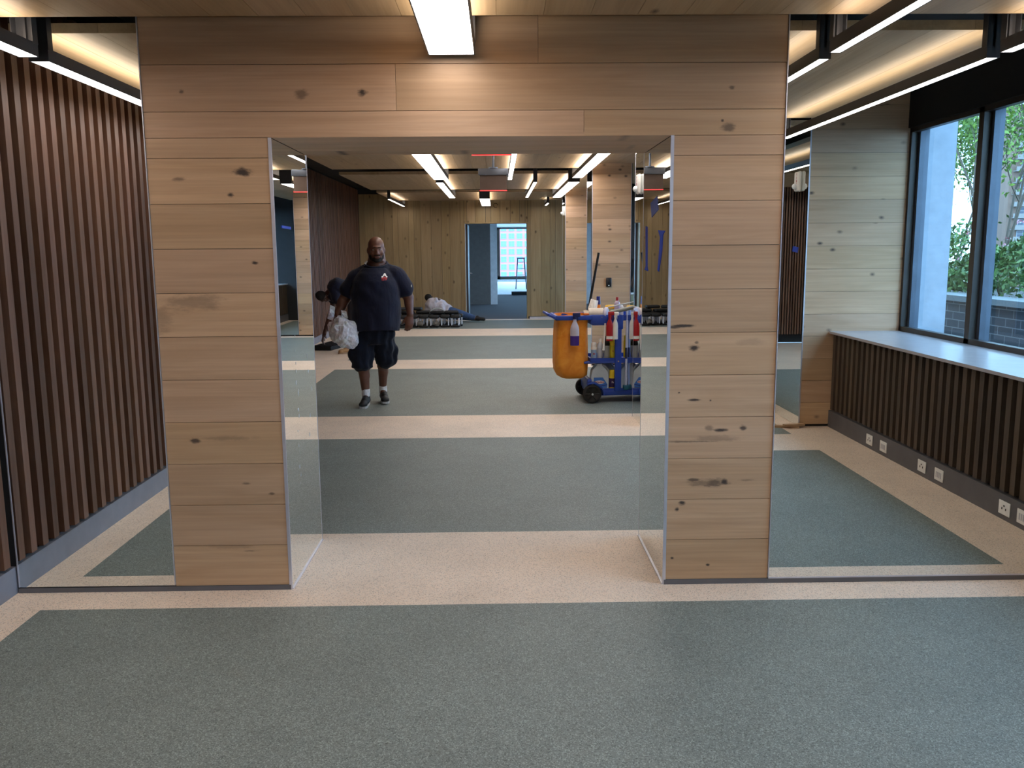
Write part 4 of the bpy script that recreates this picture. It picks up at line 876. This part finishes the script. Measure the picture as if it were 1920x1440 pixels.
b = MB(); b.ell(T3(0, .022, .045), (.082, .10, .086), R3); b.ell(T3(0, .05, -.01), (.074, .07, .07), R3); b.build('hair', M_BEARD, hid)
b = MB(); b.ell(g(1.99, 1.32), (.235, .16, .20)); b.ell(g(1.99, 1.15), (.225, .16, .2)); b.ell(g(1.99, 1.05), (.21, .15, .13)); b.cap(g(1.82, 1.43), g(1.76, 1.22), .085, .075); b.cap(g(2.16, 1.43), g(2.22, 1.22), .085, .075)
me = skin_mesh(b, .012, 4)
for v in me.vertices: v.co -= P3
put('shirt', me, cloth('black_shirt', (.008, .008, .01), .4, 8), hid, label='black shirt')
ringtube(g(1.99, .965), (0, 0, 1), .20, .72, .018, M_SOCK, 'shirt_hem', hid, 'white hem below the black shirt')
b = MB(); b.lathe([(.175, .75), (.185, .96)], (1.99, 11.0, 0), sy=.75, seg=24)
for sx in (-.1, .1): b.cap(g(1.99+sx, .82), g(1.99+sx*1.2, .5), .11, .085); b.cap(g(1.99+sx*1.2, .5), g(1.99+sx*1.2, .12), .083, .07)
me = skin_mesh(b, .012, 4)
for v in me.vertices: v.co -= P3
put('trousers', me, cloth('khaki', srgb(140, 132, 104), .6, 10), hid, label='khaki trousers')
for sx in (-.12, .12): shoe(hid, (1.99+sx, 11.0, 0), (1.99+sx, 11.25, 0), M_SHOE, M_SHOE, 1.0, P3)
# ================= stack of black padded pieces with pale posts near the far wall
M_PAD = plain('black_pad', srgb(22, 24, 26), .6); M_POST = plain('pale_post', srgb(228, 234, 245), .3, .3)
def low_stool():
    r = root('low_stool', (0, 0, 0), 'low black padded stool with pale metal posts standing in the heap by the far wall', 'stool', 'black stools heaped on the floor')
    b = MB(); b.rbox(-.105, -.12, .195, .105, .12, .27, .03, seg=3); b.build('seat_pad', M_PAD, r, world=False)
    b = MB(); b.rbox(-.10, -.11, 0, .10, .11, .05, .02); b.build('base_pad', M_PAD, r, world=False)
    for sx in (-.075, .075):
        for sy in (-.09, .09): b = MB(); b.cyl((sx, sy, .045), (sx, sy, .20), .014, seg=8); b.build('post', M_POST, r, world=False)
    return r
s0 = low_stool(); rnd = random.Random(5); first = True
for row, (yy, n, x0) in enumerate(((19.05, 8, -2.55), (19.36, 8, -2.50), (19.67, 7, -2.52))):
    for k in range(n):
        o = s0 if first else copy_tree(s0); first = False
        o.location = (x0+k*.232+rnd.uniform(-.006, .006), yy+rnd.uniform(-.02, .02), 0); o.rotation_euler = (0, 0, rnd.uniform(-.08, .08))
pad0 = None
for k, (x, y, z, a) in enumerate(((-2.35, 19.3, .275, .1), (-2.02, 19.35, .275, -.2), (-1.665, 19.42, .275, .1), (-1.335, 19.3, .275, -.05), (-2.2, 19.42, .35, .25), (-1.85, 19.45, .35, -.1), (-1.03, 19.28, .275, .1))):
    if pad0 is None: b = MB(); b.rbox(-.16, -.10, 0, .16, .10, .068, .03, seg=3); pad0 = b.build('loose_pad', M_PAD, world=False); o = pad0; tag(o, 'loose black cushion pad lying flat on top of the heap of low stools', 'cushion', 'loose pads on the heap')
    else: o = pad0.copy(); C.objects.link(o)
    o.location = (x, y, z); o.rotation_euler = (0, 0, a)
b = MB(); b.tube([(-1.33+.17*math.cos(a), 19.25, .275+.11*math.sin(a)+.01) for a in [PI*k/14 for k in range(15)]], .016, 8); b.ell((-1.25, 19.24, .31), (.07, .04, .02)); tag(b.build('cable_loop', plain('grey_hose', srgb(170, 178, 182), .4)), 'pale grey hose arching over the heap of stools beside the lying worker', 'hose')
wrapm = plain('clear_wrap', srgb(110, 106, 100), .3)
for k, x in enumerate((-1.70, -1.34)):
    crumple('plastic_wrap', [(x-.07, 18.90, .06), (x-.05, 18.89, .13), (x+.02, 18.89, .16), (x+.08, 18.90, .1), (x+.05, 18.89, .04)], None, wrapm)
for k, o in enumerate([o for o in bpy.data.objects if o.name.startswith('plastic_wrap')]): tag(o, 'crumpled clear wrap stuck between the stool posts, %s one' % ['left', 'right'][k], 'wrap', 'clear wrap between the stools')

# ================= the cleaning cart
CR = .06; CM = Matrix.Translation((1.015, 9.30, 0)) @ Matrix.Rotation(CR, 4, 'Z')
M_BLUE = plain('royal_blue_plastic', srgb(34, 70, 165), .4); M_TYRE = plain('tyre_rubber', srgb(34, 34, 36), .6); M_HUB = plain('black_hub', (.01, .01, .01), .35)
cart = root('cleaning_cart', (1.015, 9.30, 0), 'blue plastic cleaning cart with black wheels and an orange bag, right of the walking man', 'cleaning cart', rotz=CR)
def part(name, mat, mb, par=cart, label=None, bevel=0): return mb.build(name, mat, par, world=False, label=label, bevel=bevel)
b = MB(); b.rbox(.09, .03, .075, .88, .52, .135, .012); b.rbox(-.04, .09, .095, .1, .46, .15, .012); b.box(.09, .03, .13, .88, .045, .155); b.box(.09, .505, .13, .88, .52, .155); part('deck', M_BLUE, b)
for v0, nm in ((.0, 0), (.545, 1)):
    b = MB(); b.lathe([(.078, -.022), (.096, -.026), (.102, -.012), (.102, .012), (.096, .026), (.078, .022)], (0, v0, .102), (0, 1, 0), 36, cap=False); wq = part('wheel', M_TYRE, b)
    b = MB(); b.lathe([(.0, -.014), (.02, -.02), (.076, -.012), (.084, -.02), (.084, .02), (.076, .012), (.0, .014)], (0, v0, .102), (0, 1, 0), 36, cap=False)
    for k in range(6): a = k*PI/3; b.cap((.02*math.cos(a), v0-.014, .102+.02*math.sin(a)), (.074*math.cos(a), v0-.014, .102+.074*math.sin(a)), .007, .007, seg=8)
    part('wheel_hub', M_HUB, b, wq)
    b = MB(); b.lathe([(.012, -.03), (.012, .03)], (0, v0, .102), (0, 1, 0), 14); part('axle_cap', M_STEEL, b, wq, 'bright axle cap')
for u in (.78,):
    for v0 in (.08, .48):
        b = MB(); b.lathe([(.04, -.012), (.04, .012)], (u, v0, .042), (0, 1, 0), 20); wq = part('caster', M_TYRE, b); b = MB(); b.box(u-.02, v0-.018, .04, u+.02, v0+.018, .08); part('caster_fork', M_STEEL, b, wq)
b = MB(); b.rbox(-.045, .05, .12, .005, .50, .255, .01); part('front_panel', M_BLUE, b)
b = MB(); b.lathe([(.118, -.03), (.118, .03)], (0, .0, .102), (0, 1, 0), 30, cap=False)
b2 = MB(); fs = [i for i in range(30)]
arc = [( .13*math.cos(a), .102+.13*math.sin(a)) for a in [PI*(-.02+k*.66/14) for k in range(15)]]
for i in range(14):
    (x0, z0), (x1, z1) = arc[i], arc[i+1]; b2.add([(x0, -.035, z0), (x1, -.035, z1), (x1, .04, z1), (x0, .04, z0), (x0*.92, -.035, z0*.94), (x1*.92, -.035, z1*.94), (x1*.92, .04, z1*.94), (x0*.92, .04, z0*.94)], [(0, 1, 2, 3), (7, 6, 5, 4), (0, 4, 5, 1), (3, 2, 6, 7)])
part('wheel_arch', M_BLUE, b2)
for (u, v) in ((.25, .0), (.25, .47), (.80, .0), (.80, .47)):
    b = MB(); b.rbox(u, v, .12, u+.07, v+.045, .88, .008); b.rbox(u-.012, v-.004, .80, u+.085, v+.05, .955, .012); b.cyl((u+.035, v-.006, .455), (u+.035, v+.002, .455), .009, mi=0); part('upright', M_BLUE, b)
b = MB(); b.lathe([(.01, 0), (.008, .006)], (.285, -.002, .455), (0, -1, 0), 12); part('bolt', M_STEEL, b, label='bright bolt head')
b = MB(); b.rbox(-.085, .02, .43, .88, .50, .452, .008); b.box(-.02, .02, .45, .88, .034, .49); b.box(-.02, .486, .45, .88, .50, .49); b.box(-.02, .02, .45, -.006, .50, .49); b.box(.866, .02, .45, .88, .50, .49); part('middle_shelf', M_BLUE, b)
b = MB(); b.rbox(-.02, .01, .895, .88, .52, .915, .008); b.rbox(-.02, .01, .86, .25, .03, .96, .006); b.box(-.02, .505, .90, .88, .52, .96); b.box(.25, .01, .90, .88, .024, .955); b.rbox(.0, .02, .845, .25, .50, .90, .01); part('top_tray', M_BLUE, b)
b = MB(); b.rbox(-.40, .0, .905, .0, .024, .955, .008); b.rbox(-.40, .50, .905, .0, .524, .955, .008); b.rbox(-.40, .0, .905, -.37, .524, .955, .008); part('bag_frame', M_BLUE, b)
b = MB(); Mh = Matrix.Translation((-.40, 0, .93)) @ Matrix.Rotation(.45, 4, 'Y')
for v in (.0, .17, .35, .49): b.rbox(-.085, v, -.012, .03, v+.03, .014, .006, M=Mh)
b.rbox(-.09, .0, -.014, -.06, .52, .014, .008, M=Mh); b.rbox(.0, .0, -.014, .03, .52, .014, .008, M=Mh); part('handle', M_BLUE, b)
# orange bag
b = MB(); N = 40; rings = []
for (z, su, sv, cu) in ((.955, .178, .235, -.195), (.93, .182, .24, -.195), (.90, .172, .228, -.195), (.8, .176, .23, -.2), (.6, .180, .235, -.205), (.42, .183, .235, -.208), (.34, .180, .23, -.205), (.29, .165, .215, -.195), (.262, .12, .18, -.19), (.250, .05, .08, -.18)):
    ring = []
    for k in range(N):
        a = 2*PI*k/N; c, s_ = math.cos(a), math.sin(a); e = .55; x = math.copysign(abs(c)**e, c)*su; y = math.copysign(abs(s_)**e, s_)*sv
        wv = 1+.022*math.sin(a*7+z*9)*(1 if z < .9 else .3)+.012*math.sin(a*13-z*30); ring.append((cu+x*wv, .262+y*wv, z))
    rings.append(ring)
b.add([p for r_ in rings for p in r_], [(i*N+k, i*N+(k+1) % N, (i+1)*N+(k+1) % N, (i+1)*N+k) for i in range(len(rings)-1) for k in range(N)] + [[(len(rings)-1)*N+k for k in range(N)]], sm=True)
q = NT('orange_vinyl'); n = q.noise(q.obj(), 9, 5, .6, .8); q.l(q.mix(q.ramp(n, [(.3, 0.), (.7, 1.)]), srgb(232, 136, 28), srgb(248, 168, 60)), q.b.inputs['Base Color']); q.b.inputs['Roughness'].default_value = .5; q.bump(n, .5, .02)
part('bag', q.m, b, label='orange vinyl bag')
b = MB(); b.lathe([(.006, .0), (.006, .016)], (.10, .008, .935), (0, -1, 0), 10); part('rivet', M_STEEL, b)
# things on the cart
def item(name, label, cat, loc, group=None, tilt=None):
    r = root(name, CM @ V(loc), label, cat, group, CR)
    if tilt: r.rotation_euler = (tilt[0], tilt[1], CR)
    return r
def lab(col, r=.4): return plain('label_%02x' % random.randrange(9999), col, r)
def bottle(label, loc, r, h, body, cap=None, band=None, neck=.4, capr=.5, caph=.14, name='bottle', cat='bottle', bcol=None, text=None, tcol=None, group='bottles and cans on the cleaning cart'):
    o = item(name, label, cat, loc, group); b = MB(); s = 1-caph
    b.lathe([(r*.9, 0), (r, .008), (r, h*.66), (r*.9, h*.74), (r*neck, h*.84), (r*neck, h*s)], seg=20); b.build('bottle_body', body, o, world=False)
    if cap: b = MB(); b.lathe([(r*capr, h*s-.004), (r*capr, h*.98), (r*capr*.85, h)], seg=18); b.build('cap', cap, o, world=False)
    if band: b = MB(); b.lathe([(r*1.012, h*.12), (r*1.012, h*.58)], seg=20, cap=False); lb = b.build('paper_label', band, o, world=False)
    if text:
        b = MB(); text_mb(text, r*.85, b, facing((0, -r*1.02-.001, h*.38), (1, 0, 0), (0, 0, 1))); b.build('label_print', tcol, lb if band else o, world=False)
    return o
def can(label, loc, r, h, body, cap, band=None, text=None, tcol=None, caph=.2):
    o = item('spray_can', label, 'spray can', loc, 'bottles and cans on the cleaning cart'); b = MB(); b.lathe([(r, 0), (r, h*(1-caph)-.01), (r*.82, h*(1-caph))], seg=20); b.build('can_body', body, o, world=False)
    b = MB(); b.lathe([(r*.86, h*(1-caph)-.003), (r*.86, h-.006), (r*.7, h)], seg=18); b.build('cap', cap, o, world=False)
    if band: b = MB(); b.lathe([(r*1.012, h*.1), (r*1.012, h*.62)], seg=20, cap=False); lb = b.build('paper_label', band, o, world=False)
    if text: b = MB(); text_mb(text, r*.8, b, facing((0, -r*1.02-.001, h*.4), (1, 0, 0), (0, 0, 1))); b.build('label_print', tcol, o, world=False)
    return o
WHT = M_OFFW; YEL = plain('yellow', srgb(238, 205, 40), .4); DKB = plain('dark_blue', srgb(20, 30, 110), .4); PUR = plain('purple_liquid', srgb(70, 45, 130), .2); SIL = plain('silver_label', srgb(170, 172, 170), .3, .3); NAV = plain('navy_print', srgb(30, 40, 80), .5); DKP = plain('plum_label', srgb(50, 25, 70), .4)
zs = .453; v1 = .085
can('white spray can with blue and red print, leftmost on the middle shelf', (.03, v1, zs), .031, .20, WHT, WHT, plain('print_pale_blue', srgb(150, 180, 215), .4), 'Mr', M_RED)
bottle('white bottle with fine grey print between the white and black cans', (.10, v1, zs), .033, .245, plain('offwhite_print', srgb(205, 208, 212), .4), WHT, plain('grey_print', srgb(190, 192, 196), .4), capr=.5)
can('black and silver can right of the white bottle on the middle shelf', (.172, v1, zs), .034, .27, M_BLACK, M_HUB, SIL, caph=.25)
can('yellow can with dark print beside the cart upright', (.236, v1, zs), .033, .27, YEL, YEL, plain('yellow_olive', srgb(205, 190, 30), .4), 'E', M_RED)
can('yellow can in the second row behind the upright', (.40, v1+.05, zs), .033, .27, YEL, YEL)
can('black can in the second row at the right end of the middle shelf', (.48, v1+.04, zs), .034, .26, M_BLACK, M_HUB, SIL)
def sprayer(label, loc, body, head, h=.28, r=.036, band=None, liquid=None, flat=.8):
    o = item('spray_bottle', label, 'spray bottle', loc, 'trigger sprayers hung on the cart'); b = MB()
    b.lathe([(r*.95, 0), (r, .012), (r, h*.48), (r*.85, h*.58), (r*.36, h*.72), (r*.36, h*.8)], seg=20, sy=flat); b.build('bottle_body', body, o, world=False)
    b = MB(); b.lathe([(r*.45, h*.78), (r*.45, h*.86)], seg=14); b.rbox(-r*.45, -.012, h*.85, r*1.25, .012, h*.97, .005); b.rbox(r*.55, -.006, h*.72, r*.72, .006, h*.87, .003); b.build('trigger_head', head, o, world=False)
    if band: b = MB(); b.lathe([(r*1.01, h*.06), (r*1.01, h*.16)], seg=20, sy=flat, cap=False); b.build('paper_label', band, o, world=False)
    if liquid: b = MB(); b.lathe([(r*.96, .001), (r*1.008, .012), (r*1.008, h*.29)], seg=20, sy=flat); b.build('liquid', liquid, o, world=False, label='purple liquid')
    return o
sprayer('red spray bottle hanging on the near side of the cart', (.178, -.045, .685), M_RED, M_RED, .32, .038, WHT)
sprayer('white spray bottle hanging beside the red one on the cart', (.238, -.048, .70), WHT, WHT, .30, .030)
sprayer('half empty spray bottle of purple liquid hanging over the orange bag', (-.20, -.050, .64), plain('frosted_plastic', srgb(196, 190, 205), .3), plain('navy_trigger', srgb(24, 34, 90), .4), .36, .048, liquid=PUR)
sprayer('white spray bottle hanging behind the upright, at the pier edge', (.42, -.048, .70), WHT, WHT, .30, .030); sprayer('second red spray bottle hanging at the pier edge', (.50, -.048, .685), M_RED, M_RED, .32, .036, WHT)
def jug(label, loc, withlabel):
    o = item('jug', label, 'jug', loc); b = MB(); q = plain('milky_plastic', srgb(196, 208, 214), .35)
    prof = [(-.095, 0), (.095, 0), (.098, .12), (.085, .20), (.02, .275), (.02, .29), (-.035, .29), (-.035, .275), (-.085, .22), (-.098, .15)]; n = len(prof)
    b.add([(x, -.06, z) for x, z in prof]+[(x, .06, z) for x, z in prof], [list(range(n)), list(range(n, 2*n))[::-1]]+[(i, n+i, n+(i+1) % n, (i+1) % n) for i in range(n)]); bo = b.build('jug_body', q, o, world=False, bevel=.018)
    b = MB(); b.lathe([(.026, .285), (.026, .315)], (-.008, 0, 0), seg=18); b.build('cap', WHT, o, world=False)
    b = MB(); b.tube([(.015, -.0, .268), (.06, 0, .255), (.1, 0, .20), (.108, 0, .13)], .013, 8); b.build('grip', q, o, world=False)
    if withlabel:
        b = MB(); pr = [(-.07, .02), (.075, .02), (.08, .06), (.03, .135), (-.07, .135)]; b.add([(x, -.0615, z) for x, z in pr], [list(range(5))]); lb = b.build('paper_label', plain('blue_label', srgb(60, 120, 200), .4), o, world=False, label='blue paper label')
        b = MB(); b.add([(-.01+.058*math.cos(a), -.0622, .083+.02*math.sin(a)) for a in [k*PI/10 for k in range(20)]], [list(range(20))]); b.build('label_oval', WHT, lb, world=False)
        b = MB(); text_mb('Windex', .032, b, facing((-.01, -.0630, .084), (1, 0, .03), (0, 0, 1))); b.build('label_print', M_RED, lb, world=False)
        b = MB(); b.add([(.0, -.0622, .036), (.075, -.0622, .05), (.076, -.0622, .058), (.0, -.0622, .044)], [(0, 1, 2, 3)]); b.build('label_stripe', DKB, lb, world=False)
jug('large milky jug with a blue label on the bottom deck of the cart', (.098, .12, .137), True)
jug('plain milky jug behind the labelled one on the bottom deck', (.20, .30, .137), False)
o = bottle('yellow bottle with plum label beside the cart upright on the bottom deck', (.235, .08, .137), .034, .215, YEL, YEL, DKP, neck=.9, capr=.9, caph=.1, text='Fa', tcol=WHT)
jug('milky jug with red print standing right of the upright on the bottom deck', (.425, .16, .137), False)
bottle('yellow bottle at the pier edge on the bottom deck', (.56, .09, .137), .034, .215, YEL, YEL, DKP, neck=.9, capr=.9, caph=.1)
# on the top tray
zt = .916
can('dark blue aerosol can with orange band standing on the top tray', (.088, .15, zt), .024, .235, DKB, DKB, plain('orange_band', srgb(240, 140, 50), .4))
o = item('paper_roll', 'small white paper roll standing tilted left of the blue can', 'paper roll', (.035, .15, .985)); b = MB(); b.lathe([(.05, -.05), (.042, .055), (.015, .055)], (0, 0, .075), (.25, 0, 1), 24); b.build('roll', cloth('tissue', srgb(235, 228, 220), .2, 20), o, world=False)
o = item('paper_roll', 'large cream paper roll lying on the top tray with its round end to the right', 'paper roll', (.07, .10, zt)); b = MB(); b.lathe([(.055, -.10), (.055, .06)], (0, 0, .056), (1, 0, 0), 28); b.build('roll', plain('cream_paper', srgb(232, 222, 205), .7), o, world=False); b = MB(); b.lathe([(.0, .0), (.045, .0), (.062, .012), (.062, .03), (.045, .04), (.0, .04)], (.07, -.03, .062), (1, -.6, 0), 24, cap=False); b.build('end_cap', plain('pale_disc', srgb(215, 208, 222), .5), o, world=False)
o = item('cup', 'cream paper cup on the top tray beside the broom stick', 'cup', (-.045, .10, zt)); b = MB(); b.lathe([(.026, 0), (.038, .085), (.036, .085), (.024, .004)], seg=20, cap=False); b.build('cup_wall', plain('cream', srgb(232, 220, 200), .6), o, world=False)
o = item('tub', 'white wipes tub with a broad yellow lid on the top tray', 'tub', (.245, .20, zt)); b = MB(); b.lathe([(.058, 0), (.062, .11)], seg=28); b.build('tub_body', plain('tub_print', srgb(225, 222, 170), .4), o, world=False); b = MB(); b.lathe([(.072, .10), (.073, .125), (.066, .135)], seg=28); b.build('lid', plain('yellow_lid', srgb(245, 190, 50), .4), o, world=False, label='yellow lid')
bottle('clear bottle with a red cap standing behind the grey rod', (.29, .12, zt), .032, .225, plain('clear_purplish', srgb(190, 175, 195), .2), M_RED, None, neck=.42, capr=.46, caph=.27)
bottle('white bottle without a visible cap behind the red capped one', (.345, .2, zt), .030, .17, WHT, None)
o = item('tub', 'second yellow lidded tub, right beside the pier edge', 'tub', (.47, .16, zt)); b = MB(); b.lathe([(.055, 0), (.058, .09)], seg=28); b.build('tub_body', WHT, o, world=False); b = MB(); b.lathe([(.066, .085), (.067, .12), (.06, .13)], seg=28); b.build('lid', plain('yellow_lid2', srgb(245, 190, 50), .4), o, world=False)
def stick(name, label, cat, p0, p1, r, mat, group=None):
    a = CM @ V(p0); o = root(name, a, label, cat, group); b = MB(); b.cyl(a, CM @ V(p1), r, seg=10); b.build('shaft', mat, o); return o
o = stick('broom', 'black broom stick leaning out of the orange bag of the cart', 'broom', (-.10, .26, .42), (.10, .22, 1.62), .0135, M_HUB)
b = MB(); b.rbox(-.12, -.03, -.08, .06, .03, .0, .01, M=CM @ Matrix.Translation((-.12, .26, .42))); b.build('broom_head', M_BLACK, o)
o = stick('squeegee', 'long grey rod lying slanted across the top of the cart', 'squeegee', (.19, -.02, .985), (.50, -.06, 1.055), .021, plain('grey_rod', srgb(120, 126, 122), .4)); b = MB(); b.cyl(CM @ V((.17, .03, 1.04)), CM @ V((.47, -.01, 1.10)), .006); b.build('clear_strip', plain('pale_strip', srgb(190, 200, 205), .3), o)
o = item('plastic_sheet', 'crumpled clear plastic sheet lying over the top tray', 'plastic sheet', (.37, .06, 1.0)); crumple('film', [(-.06, 0, -.03), (-.03, 0, .03), (.05, -.01, .05), (.10, 0, .04), (.09, 0, -.02), (.0, -.02, -.05)], o, plain('clear_film', srgb(205, 208, 218), .2))
for k, (u, v, mt, t) in enumerate(((.375, .02, plain('white_pole', srgb(205, 208, 225), .35), 'white mop pole standing just right of the near cart upright'), (.41, .052, plain('pale_blue_pole', srgb(150, 170, 215), .35), 'pale blue mop pole standing behind the white one'))):
    o = stick('mop', t, 'mop', (u, v, .17), (u+.003, v, 1.0), .0125, mt); b = MB(); b.cyl(CM @ V((u, v, .48)), CM @ V((u, v, .60)), .0135); b.build('dark_sleeve', NAV, o, label='dark grip sleeve')
    b = MB(); b.rbox(-.03, -.03, -.03, .03, .03, .02, .008, M=CM @ Matrix.Translation((u, v, .17))); b.build('mop_head', plain('teal_head', srgb(20, 90, 110), .5), o)
o = stick('toilet_brush', 'thin white brush hanging point down between the shelf cans and the red bottle', 'brush', (.122, -.02, .66), (.135, -.01, .87), .009, WHT); b = MB(); b.cyl(CM @ V((.118, -.02, .58)), CM @ V((.122, -.02, .66)), .014, .010); b.build('bristles', WHT, o)
o = item('sponge', 'small orange scrap lying at the rim of the bag opening', 'sponge', (-.065, .03, .957)); b = MB(); b.rbox(-.03, -.02, 0, .03, .02, .02, .006); b.build('sponge_body', plain('orange_sponge', srgb(230, 120, 50), .8), o, world=False)
